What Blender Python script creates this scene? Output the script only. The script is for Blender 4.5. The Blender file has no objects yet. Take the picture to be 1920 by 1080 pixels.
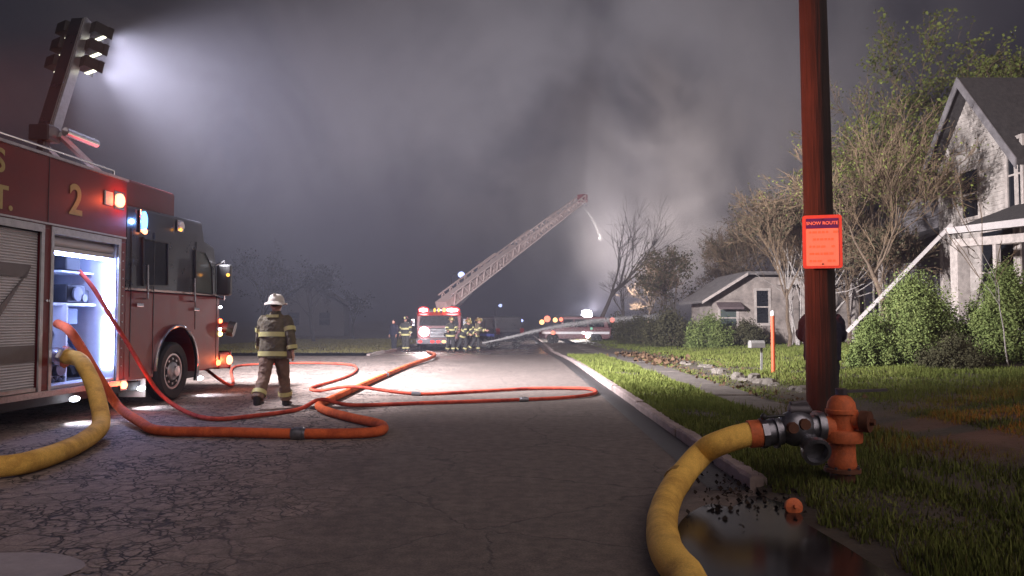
import bpy, bmesh, math, random
import numpy as np
from mathutils import Vector, Matrix, Euler, Quaternion
R = math.radians
random.seed(7); rng = np.random.default_rng(7)
scene = bpy.context.scene
C = scene.collection

# ------------------------------------------------------------------ camera
F = 1400.0; CAMH = 1.5; PITCH = math.atan(58 / F)
cam = bpy.data.cameras.new('camera'); cam.sensor_width = 36; cam.lens = 36 * F / 1920
cam.clip_start = 0.05; cam.clip_end = 3000
camo = bpy.data.objects.new('camera', cam); C.objects.link(camo)
camo.location = (0, 0, CAMH); camo.rotation_euler = (math.pi / 2 + PITCH, 0, 0)
scene.camera = camo

# ------------------------------------------------------------------ night sky
SKY_STRENGTH = 1.0
world = bpy.data.worlds.new('World'); scene.world = world; world.use_nodes = True
wn = world.node_tree; wn.nodes.clear()
wo = wn.nodes.new('ShaderNodeOutputWorld'); bg = wn.nodes.new('ShaderNodeBackground')
sky = wn.nodes.new('ShaderNodeTexSky'); sky.sky_type = 'NISHITA'; sky.sun_disc = False
sky.sun_elevation = R(4); sky.sun_rotation = R(200); sky.dust_density = 4
wm = wn.nodes.new('ShaderNodeVectorMath'); wm.operation = 'SCALE'; wm.inputs['Scale'].default_value = 0.0006
wa = wn.nodes.new('ShaderNodeVectorMath'); wa.operation = 'ADD'; wa.inputs[1].default_value = (0.012, 0.012, 0.0185)
wn.links.new(sky.outputs[0], wm.inputs[0]); wn.links.new(wm.outputs[0], wa.inputs[0])
wn.links.new(wa.outputs[0], bg.inputs['Color']); bg.inputs['Strength'].default_value = SKY_STRENGTH
wn.links.new(bg.outputs[0], wo.inputs['Surface'])

# very soft sun lamp added as fill for the foreground and haze
sl = bpy.data.lights.new('night_fill', 'SUN'); sl.energy = 1.4; sl.angle = R(70); sl.color = (1.0, 0.84, 0.80)
slo = bpy.data.objects.new('night_fill', sl); C.objects.link(slo); slo.rotation_euler = (R(52), 0, R(34))

TOWER_W = 8600.0        # watts of each of the six floodlights
HAZE_DENSITY = 0.0044

vs = scene.view_settings
vs.view_transform = 'Standard'; vs.look = 'None'; vs.exposure = 0.35; vs.gamma = 1; vs.use_curve_mapping = False
cy = scene.cycles
cy.max_bounces = 4; cy.diffuse_bounces = 2; cy.glossy_bounces = 2; cy.transmission_bounces = 3
cy.transparent_max_bounces = 8; cy.volume_bounces = 0; cy.sample_clamp_indirect = 2.0
cy.caustics_reflective = False; cy.caustics_refractive = False; cy.use_denoising = True
cy.volume_step_rate = 2.0; cy.volume_max_steps = 96

# ------------------------------------------------------------------ pixels to places
def ray(px, py):
    u = (px - 960) / F; v = (540 - py) / F
    return Vector((u, math.cos(PITCH) - v * math.sin(PITCH), math.sin(PITCH) + v * math.cos(PITCH)))
CAM = Vector((0, 0, CAMH))
def P(px, py, Y):
    d = ray(px, py); return CAM + d * (Y / d.y)
def G(px, py, z=0.0):
    d = ray(px, py); t = (z - CAMH) / d.z
    return CAM + d * t
def gz(y):                                  # the street dips slightly past the engine
    t = min(max((y - 24) / 18, 0), 1); return -0.25 * t * t * (3 - 2 * t)

# ------------------------------------------------------------------ materials
MATS = {}
def nodes(name):
    m = bpy.data.materials.new(name); m.use_nodes = True
    nt = m.node_tree; b = nt.nodes['Principled BSDF']
    MATS[name] = m
    return m, nt, b
def mat(name, col, rough=0.6, metal=0.0, var=0.25, scale=8.0, bump=0.0, bscale=None, coat=0.0, spec=0.5, coords='Object', col2=None):
    m, nt, b = nodes(name)
    tc = nt.nodes.new('ShaderNodeTexCoord'); nz = nt.nodes.new('ShaderNodeTexNoise')
    nz.inputs['Scale'].default_value = scale; nz.inputs['Detail'].default_value = 6; nz.inputs['Roughness'].default_value = 0.65
    nt.links.new(tc.outputs[coords], nz.inputs['Vector'])
    rp = nt.nodes.new('ShaderNodeValToRGB')
    c = Vector(col[:3]); c2 = Vector(col2) if col2 else c * (1 - var)
    rp.color_ramp.elements[0].position = 0.32; rp.color_ramp.elements[1].position = 0.68
    rp.color_ramp.elements[0].color = (*c2, 1); rp.color_ramp.elements[1].color = (*(c * (1 + (var * .3 if not col2 else 0))), 1)
    nt.links.new(nz.outputs['Fac'], rp.inputs['Fac']); nt.links.new(rp.outputs['Color'], b.inputs['Base Color'])
    mr = nt.nodes.new('ShaderNodeMapRange'); mr.inputs['To Min'].default_value = max(rough - .12, .03); mr.inputs['To Max'].default_value = min(rough + .12, 1)
    nt.links.new(nz.outputs['Fac'], mr.inputs['Value']); nt.links.new(mr.outputs[0], b.inputs['Roughness'])
    b.inputs['Metallic'].default_value = metal; b.inputs['Coat Weight'].default_value = coat
    b.inputs['Specular IOR Level'].default_value = spec
    if bump:
        n2 = nt.nodes.new('ShaderNodeTexNoise'); n2.inputs['Scale'].default_value = bscale or scale * 4; n2.inputs['Detail'].default_value = 5
        nt.links.new(tc.outputs[coords], n2.inputs['Vector'])
        bp = nt.nodes.new('ShaderNodeBump'); bp.inputs['Strength'].default_value = bump; bp.inputs['Distance'].default_value = 0.02
        nt.links.new(n2.outputs['Fac'], bp.inputs['Height']); nt.links.new(bp.outputs[0], b.inputs['Normal'])
    return m
def emit(name, col, strength, sample=False):
    m = bpy.data.materials.new(name); m.use_nodes = True; nt = m.node_tree; nt.nodes.clear()
    o = nt.nodes.new('ShaderNodeOutputMaterial'); e = nt.nodes.new('ShaderNodeEmission')
    e.inputs['Color'].default_value = (*col, 1); e.inputs['Strength'].default_value = strength
    nt.links.new(e.outputs[0], o.inputs['Surface'])
    m.cycles.emission_sampling = 'AUTO' if sample else 'NONE'
    MATS[name] = m; return m

mat('red_paint', (.15, .009, .008), .45, var=.2, scale=3, coat=.15)
mat('dark_red_paint', (.11, .010, .011), .4, var=.2, scale=3, coat=.3)
mat('black_paint', (.022, .022, .028), .3, var=.3, scale=3, coat=.4)
mat('black_plastic', (.02, .02, .022), .55, var=.3)
mat('undercarriage', (.018, .016, .018), .7, var=.4)
mat('chrome', (.75, .75, .78), .16, 1.0, var=.1)
mat('aluminium', (.52, .52, .54), .42, .85, var=.2, scale=12, bump=.1)
mat('shutter_metal', (.60, .58, .59), .5, .0, var=.12, scale=2)
mat('tread_plate', (.45, .45, .46), .4, .8, var=.3, scale=25, bump=.4, bscale=40)
mat('reflective_stripe', (.16, .13, .13), .45, var=.15)
mat('gold_leaf', (.46, .36, .14), .42, .25, var=.15)
mat('rubber', (.018, .018, .019), .75, var=.35, scale=10, bump=.3)
mat('dark_glass', (.012, .014, .018), .06, var=.1, spec=.5)
mat('cab_glass', (.09, .11, .10), .1, var=.15, spec=.8)
mat('compartment_white', (.66, .70, .80), .45, var=.1)
mat('grey_box', (.10, .10, .12), .5, var=.3)
mat('blue_grey', (.07, .10, .18), .5, var=.25)
pass
mat('yellow_hose_dark', (.30, .17, .03), .7, var=.3, scale=8)
pass
pass
mat('hydrant_orange', (.66, .15, .045), .7, var=.35, scale=14, bump=.25)
mat('hydrant_dark', (.13, .045, .02), .7, var=.4, scale=14)
mat('cast_iron', (.10, .09, .10), .5, .6, var=.3)
mat('valve_metal', (.26, .26, .29), .35, .85, var=.35, scale=14)
mat('pole_wood_flat', (.050, .022, .018), .8, var=.5, scale=3.5, bump=.8, bscale=18)
mat('sign_orange', (.98, .46, .33), .5, var=.06, scale=5)
mat('sign_purple', (.10, .03, .22), .5, var=.1)
mat('sign_border', (.62, .13, .10), .5, var=.1)
mat('sign_print', (.95, .33, .17), .5, var=.1)
mat('kerb_concrete', (.32, .25, .23), .85, var=.35, scale=3, bump=.5, bscale=30)
mat('sidewalk_concrete', (.125, .104, .088), .9, var=.4, scale=2.5, bump=.5, bscale=30)
mat('patch_concrete', (.33, .29, .30), .85, var=.25, scale=4, bump=.4, bscale=40)
mat('gutter', (.045, .04, .04), .5, var=.5, scale=4, bump=.5, bscale=30)
mat('stone', (.17, .145, .12), .9, var=.45, scale=6, bump=.9, bscale=22)
mat('siding', (.60, .53, .47), .9, var=.55, scale=1.4, bump=.4, bscale=20, col2=(.20, .17, .145))
mat('siding_warm', (.36, .30, .26), .9, var=.5, scale=2.2, bump=.4, bscale=20)
mat('siding_grey', (.20, .18, .18), .85, var=.5, scale=2.0, bump=.4, bscale=20)
mat('trim_white', (.50, .43, .38), .75, var=.35, scale=6, bump=.2)
mat('gutter_white', (.52, .47, .44), .55, var=.12, scale=4)
mat('roof_pale', (.20, .18, .17), .9, var=.45, scale=4, bump=.6, bscale=25)
mat('shingles', (.055, .048, .046), .9, var=.5, scale=7, bump=.8, bscale=35)
mat('awning', (.14, .10, .10), .8, var=.3)
mat('bark', (.17, .12, .08), .9, var=.5, scale=9, bump=.8, bscale=30)
mat('bark_dark', (.085, .07, .058), .9, var=.5, scale=9, bump=.8, bscale=30)
mat('pale_bark', (.45, .40, .36), .9, var=.45, scale=9, bump=.5, bscale=30)
mat('twigs', (.20, .135, .078), .9, var=.4, scale=3)
mat('post_orange', (.62, .10, .035), .55, var=.2)
mat('mailbox_grey', (.20, .19, .175), .6, var=.2)
mat('white_plastic', (.72, .70, .68), .5, var=.12)
mat('coat_cloth', (.12, .098, .066), .85, var=.45, scale=9, bump=.6, bscale=26)
mat('sleeve_dark', (.035, .033, .034), .85, var=.4, scale=9, bump=.5)
mat('coat_dark', (.05, .047, .044), .85, var=.4, scale=9, bump=.5)
mat('trouser_tan', (.20, .125, .092), .85, var=.35, scale=8, bump=.6, bscale=26)
mat('reflective_yellow', (.50, .46, .20), .6, var=.12, scale=20)
mat('helmet_white', (.58, .53, .48), .45, var=.15)
mat('helmet_black', (.03, .03, .03), .45, var=.2)
mat('helmet_yellow', (.20, .13, .04), .45, var=.2)
mat('boots', (.02, .019, .018), .6, var=.3)
mat('skin', (.52, .27, .20), .55, var=.12)
mat('hair', (.03, .02, .015), .7, var=.3)
mat('jacket_navy', (.012, .012, .030), .85, var=.3, bump=.4)
mat('jeans_dark', (.018, .018, .026), .9, var=.3, bump=.4)
mat('white_paint', (.70, .68, .68), .4, var=.1, coat=.3)
mat('blue_stripe', (.10, .13, .42), .4, var=.1)
mat('ladder_metal', (.50, .40, .37), .5, .3, var=.2)
mat('brown_leaf', (.13, .075, .04), .9, var=.4)
mat('bag', (.02, .02, .024), .8, var=.4, bump=.5)
def hose_mat(name, col, dirt, scl):
    m, nt, b = nodes(name); L = nt.links.new; tc = nt.nodes.new('ShaderNodeTexCoord')
    n1 = nt.nodes.new('ShaderNodeTexNoise'); n1.inputs['Scale'].default_value = 3.2; n1.inputs['Detail'].default_value = 8; n1.inputs['Roughness'].default_value = .7; L(tc.outputs['Object'], n1.inputs['Vector'])
    rp = nt.nodes.new('ShaderNodeValToRGB'); rp.color_ramp.elements[0].position = .36; rp.color_ramp.elements[1].position = .56; rp.color_ramp.elements[0].color = (*dirt, 1); rp.color_ramp.elements[1].color = (*col, 1); L(n1.outputs['Fac'], rp.inputs['Fac'])
    w = nt.nodes.new('ShaderNodeTexVoronoi'); w.inputs['Scale'].default_value = scl; L(tc.outputs['Object'], w.inputs['Vector'])
    mx = nt.nodes.new('ShaderNodeMix'); mx.data_type = 'RGBA'; mx.blend_type = 'MULTIPLY'; mx.inputs['Factor'].default_value = .22; L(rp.outputs['Color'], mx.inputs['A']); wr_ = nt.nodes.new('ShaderNodeMapRange'); wr_.inputs['From Max'].default_value = .6; wr_.inputs['To Min'].default_value = 1.15; wr_.inputs['To Max'].default_value = .35; L(w.outputs['Distance'], wr_.inputs['Value']); L(wr_.outputs[0], mx.inputs['B']); L(mx.outputs['Result'], b.inputs['Base Color'])
    bp = nt.nodes.new('ShaderNodeBump'); bp.inputs['Strength'].default_value = .3; bp.inputs['Distance'].default_value = .006; L(w.outputs['Distance'], bp.inputs['Height']); L(bp.outputs[0], b.inputs['Normal'])
    b.inputs['Roughness'].default_value = .85; b.inputs['Specular IOR Level'].default_value = .2
hose_mat('yellow_hose', (.88, .54, .12), (.55, .31, .07), 80); hose_mat('red_hose', (.70, .14, .045), (.40, .07, .025), 90); hose_mat('thin_red_hose', (.55, .085, .05), (.27, .035, .025), 120)
mat('soil', (.075, .058, .042), .95, var=.5, scale=1.5, bump=.7, bscale=14, coords='Object')

def wood_pole():
    m, nt, b = nodes('pole_wood'); L = nt.links.new; tc = nt.nodes.new('ShaderNodeTexCoord'); mp = nt.nodes.new('ShaderNodeMapping'); mp.inputs['Scale'].default_value = (1, 1, .045); L(tc.outputs['Object'], mp.inputs[0])
    n1 = nt.nodes.new('ShaderNodeTexNoise'); n1.inputs['Scale'].default_value = 34; n1.inputs['Detail'].default_value = 6; L(mp.outputs[0], n1.inputs['Vector'])
    n2 = nt.nodes.new('ShaderNodeTexNoise'); n2.inputs['Scale'].default_value = 2.0; n2.inputs['Detail'].default_value = 5; L(tc.outputs['Object'], n2.inputs['Vector'])
    mx = nt.nodes.new('ShaderNodeMath'); mx.operation = 'MULTIPLY'; L(n1.outputs['Fac'], mx.inputs[0]); L(n2.outputs['Fac'], mx.inputs[1])
    rp = nt.nodes.new('ShaderNodeValToRGB'); rp.color_ramp.elements[0].position = .16; rp.color_ramp.elements[1].position = .38; rp.color_ramp.elements[0].color = (.011, .007, .006, 1); rp.color_ramp.elements[1].color = (.033, .018, .015, 1)
    L(mx.outputs[0], rp.inputs['Fac']); L(rp.outputs['Color'], b.inputs['Base Color']); b.inputs['Roughness'].default_value = .85
    bp = nt.nodes.new('ShaderNodeBump'); bp.inputs['Strength'].default_value = 1; bp.inputs['Distance'].default_value = .02; L(n1.outputs['Fac'], bp.inputs['Height']); L(bp.outputs[0], b.inputs['Normal'])
wood_pole()
def foliage_mat(name, a, b_, c):
    m, nt, b = nodes(name)
    oi = nt.nodes.new('ShaderNodeNewGeometry'); rp = nt.nodes.new('ShaderNodeValToRGB')
    rp.color_ramp.elements[0].color = (*a, 1); rp.color_ramp.elements[1].color = (*c, 1)
    e = rp.color_ramp.elements.new(.5); e.color = (*b_, 1)
    tc = nt.nodes.new('ShaderNodeTexCoord'); pn = nt.nodes.new('ShaderNodeTexNoise'); pn.inputs['Scale'].default_value = 1.3; pn.inputs['Detail'].default_value = 4; nt.links.new(tc.outputs['Object'], pn.inputs['Vector'])
    mx = nt.nodes.new('ShaderNodeMath'); mx.operation = 'MULTIPLY_ADD'; mx.inputs[1].default_value = .55; nt.links.new(oi.outputs['Random Per Island'], mx.inputs[0])
    mq = nt.nodes.new('ShaderNodeMapRange'); mq.inputs['From Min'].default_value = .3; mq.inputs['From Max'].default_value = .7; mq.inputs['To Max'].default_value = .45; nt.links.new(pn.outputs['Fac'], mq.inputs['Value']); nt.links.new(mq.outputs[0], mx.inputs[2])
    nt.links.new(mx.outputs[0], rp.inputs['Fac']); nt.links.new(rp.outputs['Color'], b.inputs['Base Color'])
    b.inputs['Roughness'].default_value = .9; b.inputs['Specular IOR Level'].default_value = .08
    return m
foliage_mat('evergreen', (.085, .115, .035), (.15, .19, .06), (.23, .26, .09))
foliage_mat('spring_leaf', (.08, .095, .02), (.14, .165, .04), (.22, .24, .065))
foliage_mat('dull_leaf', (.045, .045, .025), (.07, .065, .035), (.09, .085, .045))
foliage_mat('grass_blade', (.060, .075, .018), (.11, .13, .03), (.18, .19, .055))
foliage_mat('dark_leaf', (.010, .009, .008), (.016, .014, .011), (.02, .017, .013))  # darkened leaf colour so the left trees blend with the haze
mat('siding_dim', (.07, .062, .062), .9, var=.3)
mat('branch_dim', (.02, .017, .016), .9, var=.3)  # dark copies of wall and bark: haze fading put into the colour
foliage_mat('dry_grass', (.08, .065, .025), (.10, .09, .03), (.14, .12, .05))
foliage_mat('litter', (.06, .04, .025), (.10, .06, .035), (.16, .10, .06))

def asphalt():
    m, nt, b = nodes('asphalt'); L = nt.links.new
    tc = nt.nodes.new('ShaderNodeTexCoord'); sp = nt.nodes.new('ShaderNodeSeparateXYZ'); L(tc.outputs['Object'], sp.inputs[0])
    def noise(s, d=5):
        n = nt.nodes.new('ShaderNodeTexNoise'); n.inputs['Scale'].default_value = s; n.inputs['Detail'].default_value = d
        n.inputs['Roughness'].default_value = .6; L(tc.outputs['Object'], n.inputs['Vector']); return n
    def mth(op, a, b2=None, clamp=False):
        n = nt.nodes.new('ShaderNodeMath'); n.operation = op; n.use_clamp = clamp
        for i, v in enumerate((a, b2)):
            if v is None: continue
            if isinstance(v, (int, float)): n.inputs[i].default_value = v
            else: L(v, n.inputs[i])
        return n.outputs[0]
    def rng_(v, a, b2, c=0., d=1.):
        n = nt.nodes.new('ShaderNodeMapRange'); n.interpolation_type = 'SMOOTHSTEP'
        n.inputs['From Min'].default_value = a; n.inputs['From Max'].default_value = b2
        n.inputs['To Min'].default_value = c; n.inputs['To Max'].default_value = d; L(v, n.inputs['Value']); return n.outputs[0]
    big = noise(.35, 4); mid = noise(2.2); fine = noise(60, 3)
    # alligator cracks on the older left lane
    warp = nt.nodes.new('ShaderNodeVectorMath'); warp.operation = 'ADD'
    wsc = nt.nodes.new('ShaderNodeVectorMath'); wsc.operation = 'SCALE'; wsc.inputs['Scale'].default_value = .28
    nw = noise(3.0, 3); L(nw.outputs['Color'], wsc.inputs[0]); L(tc.outputs['Object'], warp.inputs[0]); L(wsc.outputs[0], warp.inputs[1])
    def crack(scale, w, jit=1.0):
        v = nt.nodes.new('ShaderNodeTexVoronoi'); v.feature = 'DISTANCE_TO_EDGE'; v.inputs['Scale'].default_value = scale
        L(warp.outputs[0], v.inputs['Vector']); return rng_(v.outputs['Distance'], 0.0, w, 1, 0)
    crA = mth('MULTIPLY', crack(7.6, .085), rng_(noise(1.1, 3).outputs['Fac'], .42, .56)); crB = mth('MULTIPLY', crack(4.6, .055), rng_(noise(.9, 2).outputs['Fac'], .35, .5)); cr = mth('MAXIMUM', mth('MAXIMUM', crA, crB), mth('MULTIPLY', crack(2.4, .035), 1.0))
    xm = mth('ADD', sp.outputs['X'], mth('MULTIPLY', mth('SUBTRACT', big.outputs['Fac'], .5), 4.0))
    left = rng_(xm, -2.6, -1.2, 1, 0)
    patchy = rng_(mid.outputs['Fac'], .36, .52)
    crk = mth('MULTIPLY', mth('MULTIPLY', cr, left), mth('ADD', mth('MULTIPLY', patchy, .5), .6))
    longc = mth('MULTIPLY', mth('MULTIPLY', crack(.55, .010), .5), patchy)
    crk = mth('MAXIMUM', crk, longc)
    # colours: weathered pale lane left, darker newer lane right
    mixa = nt.nodes.new('ShaderNodeMix'); mixa.data_type = 'RGBA'
    mixa.inputs['A'].default_value = (.122, .095, .082, 1); mixa.inputs['B'].default_value = (.29, .225, .196, 1)
    fa = mth('ADD', mth('MULTIPLY', left, .75), mth('MULTIPLY', mth('SUBTRACT', mid.outputs['Fac'], .5), .9), True); L(fa, mixa.inputs['Factor'])
    mixb = nt.nodes.new('ShaderNodeMix'); mixb.data_type = 'RGBA'; mixb.blend_type = 'MULTIPLY'
    mixb.inputs['Factor'].default_value = 1; L(mixa.outputs['Result'], mixb.inputs['A'])
    sc = mth('MULTIPLY', rng_(fine.outputs['Fac'], .25, .75, .68, 1.25), rng_(noise(9, 4).outputs['Fac'], .3, .7, .75, 1.2)); cc = nt.nodes.new('ShaderNodeCombineColor')
    for i in range(3): L(sc, cc.inputs[i])
    L(cc.outputs[0], mixb.inputs['B'])
    mixc = nt.nodes.new('ShaderNodeMix'); mixc.data_type = 'RGBA'; L(mixb.outputs['Result'], mixc.inputs['A'])
    mixc.inputs['B'].default_value = (.012, .011, .011, 1); L(mth('MULTIPLY', crk, .95), mixc.inputs['Factor'])
    L(mixc.outputs['Result'], b.inputs['Base Color'])
    # wet towards the ladder truck
    wet = mth('MULTIPLY', rng_(sp.outputs['Y'], 22, 38), rng_(big.outputs['Fac'], .3, .55, .35, 1))
    ro = nt.nodes.new('ShaderNodeMapRange'); ro.inputs['To Min'].default_value = .82; ro.inputs['To Max'].default_value = .22; L(wet, ro.inputs['Value'])
    L(ro.outputs[0], b.inputs['Roughness'])
    bp = nt.nodes.new('ShaderNodeBump'); bp.inputs['Strength'].default_value = .6; bp.inputs['Distance'].default_value = .015
    hh = mth('SUBTRACT', mth('MULTIPLY', fine.outputs['Fac'], .35), crk); L(hh, bp.inputs['Height']); L(bp.outputs[0], b.inputs['Normal'])
asphalt()
M = MATS

# ------------------------------------------------------------------ mesh helpers
class MB:
    def __init__(s): s.v = []; s.f = []
    def add(s, vs_, fs, xf=None):
        o = len(s.v)
        s.v += [tuple((xf @ Vector(v)) if xf else v) for v in vs_]; s.f += [tuple(i + o for i in f) for f in fs]; return s
    def box(s, lo, hi, xf=None):
        x0, y0, z0 = lo; x1, y1, z1 = hi
        return s.add([(x0, y0, z0), (x1, y0, z0), (x1, y1, z0), (x0, y1, z0), (x0, y0, z1), (x1, y0, z1), (x1, y1, z1), (x0, y1, z1)],
                     [(0, 3, 2, 1), (4, 5, 6, 7), (0, 1, 5, 4), (1, 2, 6, 5), (2, 3, 7, 6), (3, 0, 4, 7)], xf)
    def cbox(s, c, d, xf=None):
        return s.box([c[i] - d[i] / 2 for i in range(3)], [c[i] + d[i] / 2 for i in range(3)], xf)
    def beam(s, a, b, w, h=None):                                    # square bar from a to b
        a = Vector(a); b = Vector(b); h = h or w; d = b - a; L = d.length
        q = d.to_track_quat('Y', 'Z').to_matrix().to_4x4(); q.translation = a
        return s.box((-w / 2, 0, -h / 2), (w / 2, L, h / 2), q)
    def tube(s, pts, rad, seg=8, caps=True):
        pts = [Vector(p) for p in pts]; n = len(pts)
        if not hasattr(rad, '__len__'): rad = [rad] * n
        rings = []; up = None
        for i, p in enumerate(pts):
            t = (pts[min(i + 1, n - 1)] - pts[max(i - 1, 0)]); t = t.normalized() if t.length > 1e-9 else Vector((0, 0, 1))
            if up is None: up = Vector((0, 0, 1)) if abs(t.z) < .9 else Vector((1, 0, 0))
            a = t.cross(up); a = a.normalized() if a.length > 1e-6 else t.orthogonal().normalized()
            up = a.cross(t).normalized()
            r = rad[i]; rx, ry = r if hasattr(r, '__len__') else (r, r)
            rings.append([p + a * (rx * math.cos(2 * math.pi * k / seg)) + up * (ry * math.sin(2 * math.pi * k / seg)) for k in range(seg)])
        return s.loft(rings, caps)
    def loft(s, rings, caps=True, xf=None):
        seg = len(rings[0]); n = len(rings); vs_ = [v for r in rings for v in r]
        fs = [(i * seg + k, i * seg + (k + 1) % seg, (i + 1) * seg + (k + 1) % seg, (i + 1) * seg + k) for i in range(n - 1) for k in range(seg)]
        if caps: fs += [tuple(reversed(range(seg))), tuple((n - 1) * seg + k for k in range(seg))]
        return s.add(vs_, fs, xf)
    def lathe(s, prof, seg=20, xf=None, caps=True):                   # (r,z) about z
        return s.loft([[(r * math.cos(2 * math.pi * k / seg), r * math.sin(2 * math.pi * k / seg), z) for k in range(seg)] for r, z in prof], caps, xf)
    def cyl(s, a, b, r, seg=14, r2=None):
        return s.tube([a, b], [r, r2 if r2 is not None else r], seg)
    def ball(s, c, r, seg=12, rings=7):
        r = r if hasattr(r, '__len__') else (r, r, r)
        pr = [(math.sin(math.pi * i / rings), -math.cos(math.pi * i / rings)) for i in range(rings + 1)]
        return s.loft([[(c[0] + r[0] * max(q, .02) * math.cos(2 * math.pi * k / seg), c[1] + r[1] * max(q, .02) * math.sin(2 * math.pi * k / seg), c[2] + r[2] * z) for k in range(seg)] for q, z in pr])
    def prism(s, poly, axis, a, b, xf=None):                          # polygon extruded along an axis
        def mk(p, t): return (t, p[0], p[1]) if axis == 'x' else ((p[0], t, p[1]) if axis == 'y' else (p[0], p[1], t))
        n = len(poly); vs_ = [mk(p, a) for p in poly] + [mk(p, b) for p in poly]
        fs = [tuple(range(n)), tuple(reversed(range(n, 2 * n)))] + [(i, (i + 1) % n + 0, (i + 1) % n + n, i + n) for i in range(n)]
        fs = fs[:2] + [tuple(reversed(f)) for f in fs[2:]]
        return s.add(vs_, fs, xf)
    def build(s, name, m=None, parent=None, smooth=False, bevel=0, loc=None):
        me = bpy.data.meshes.new(name); me.from_pydata([tuple(v) for v in s.v], [], s.f)
        bm = bmesh.new(); bm.from_mesh(me); bmesh.ops.recalc_face_normals(bm, faces=bm.faces); bm.to_mesh(me); bm.free()
        if m: me.materials.append(M[m])
        o = bpy.data.objects.new(name, me); C.objects.link(o)
        if parent: o.parent = parent
        if loc is not None: o.location = loc
        if smooth: auto_smooth(me, 40)
        if bevel:
            bv = o.modifiers.new('bevel', 'BEVEL'); bv.width = bevel; bv.segments = 2; bv.limit_method = 'ANGLE'; bv.angle_limit = R(40)
        return o
def auto_smooth(me, ang):
    me.polygons.foreach_set('use_smooth', [True] * len(me.polygons))
    me.set_sharp_from_angle(angle=R(ang))
def np_mesh(name, verts, faces, m, parent=None):                      # fast path: uniform faces
    me = bpy.data.meshes.new(name); nv = len(verts); nf, k = faces.shape
    me.vertices.add(nv); me.vertices.foreach_set('co', np.asarray(verts, np.float32).ravel())
    me.loops.add(nf * k); me.loops.foreach_set('vertex_index', faces.astype(np.int32).ravel())
    me.polygons.add(nf); me.polygons.foreach_set('loop_start', np.arange(0, nf * k, k, dtype=np.int32))
    me.update(calc_edges=True); me.materials.append(M[m])
    o = bpy.data.objects.new(name, me); C.objects.link(o)
    if parent: o.parent = parent
    return o
def tag(o, label=None, cat=None, group=None, kind=None):
    if label: o['label'] = label
    if cat: o['category'] = cat
    if group: o['group'] = group
    if kind: o['kind'] = kind
    return o
def thing(name, label, cat, loc=(0, 0, 0), rz=0.0, group=None):
    o = bpy.data.objects.new(name, None); C.objects.link(o); o.location = loc; o.rotation_euler = (0, 0, rz); o.empty_display_size = .2
    return tag(o, label, cat, group)
def spline(pts, n=8):                                                  # Catmull-Rom
    pts = [Vector(p) for p in pts]; out = []
    for i in range(len(pts) - 1):
        p0 = pts[max(i - 1, 0)]; p1 = pts[i]; p2 = pts[i + 1]; p3 = pts[min(i + 2, len(pts) - 1)]
        for k in range(n):
            t = k / n
            out.append(.5 * ((2 * p1) + (p2 - p0) * t + (2 * p0 - 5 * p1 + 4 * p2 - p3) * t * t + (3 * p1 - p0 - 3 * p2 + p3) * t ** 3))
    out.append(pts[-1]); return out
def light(kind, name, parent, loc, energy, col=(1, 1, 1), size=.1, aim=None, cone=None, blend=.5):
    l = bpy.data.lights.new(name, kind); l.energy = energy; l.color = col; l.shadow_soft_size = size
    o = bpy.data.objects.new(name, l); C.objects.link(o); o.location = loc
    if parent: o.parent = parent
    if kind == 'SPOT': l.spot_size = R(cone); l.spot_blend = blend
    if aim is not None: o.rotation_euler = Vector(aim).to_track_quat('-Z', 'Y').to_euler()
    return o
def text_mesh(name, s, size, m, parent, mtx, depth=.006):
    cu = bpy.data.curves.new(name, 'FONT'); cu.body = s; cu.size = size; cu.extrude = depth / 2; cu.align_x = 'CENTER'; cu.align_y = 'CENTER'; cu.offset = size * .02
    t = bpy.data.objects.new(name + '_tmp', cu); C.objects.link(t)
    dg = bpy.context.evaluated_depsgraph_get(); me = bpy.data.meshes.new_from_object(t.evaluated_get(dg))
    bpy.data.objects.remove(t); me.materials.clear(); me.materials.append(M[m])
    o = bpy.data.objects.new(name, me); C.objects.link(o); o.parent = parent; o.matrix_local = mtx; return o

# ================================================================== THE SETTING
def sheet(name, m, x0, x1, y0, y1, z, ny=60, nx=1, kind='structure', zf=None):
    xs = np.linspace(x0, x1, nx + 1); ys = np.linspace(y0, y1, ny + 1)
    v = [(x, y, zf(x, y) if zf else z + gz(y)) for y in ys for x in xs]
    f = [(j * (nx + 1) + i, j * (nx + 1) + i + 1, (j + 1) * (nx + 1) + i + 1, (j + 1) * (nx + 1) + i) for j in range(ny) for i in range(nx)]
    o = MB().add(v, f).build(name, m); tag(o, kind=kind); return o

gnd = MB().add([(-600, -120, -.42), (600, -120, -.42), (600, 900, -.42), (-600, 900, -.42)], [(0, 1, 2, 3)]).build('ground', 'soil'); tag(gnd, kind='structure')
KX = 2.08                                     # kerb line of the street
road = MB()
def strip(x0, x1, y0, y1, n, z=0.0):
    for i in range(n):
        a = y0 + (y1 - y0) * i / n; b = y0 + (y1 - y0) * (i + 1) / n
        road.add([(x0, a, z + gz(a)), (x1, a, z + gz(a)), (x1, b, z + gz(b)), (x0, b, z + gz(b))], [(0, 1, 2, 3)])
strip(-9.3, KX, -30, 33, 63); strip(-6.3, KX, 33, 230, 120); strip(-60, -9.3, 17, 33, 16)
ro = road.build('road', 'asphalt'); tag(ro, kind='structure')
gut = sheet('gutter_strip', 'gutter', KX - .34, KX, 6.6, 90, .004, ny=100)

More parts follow.
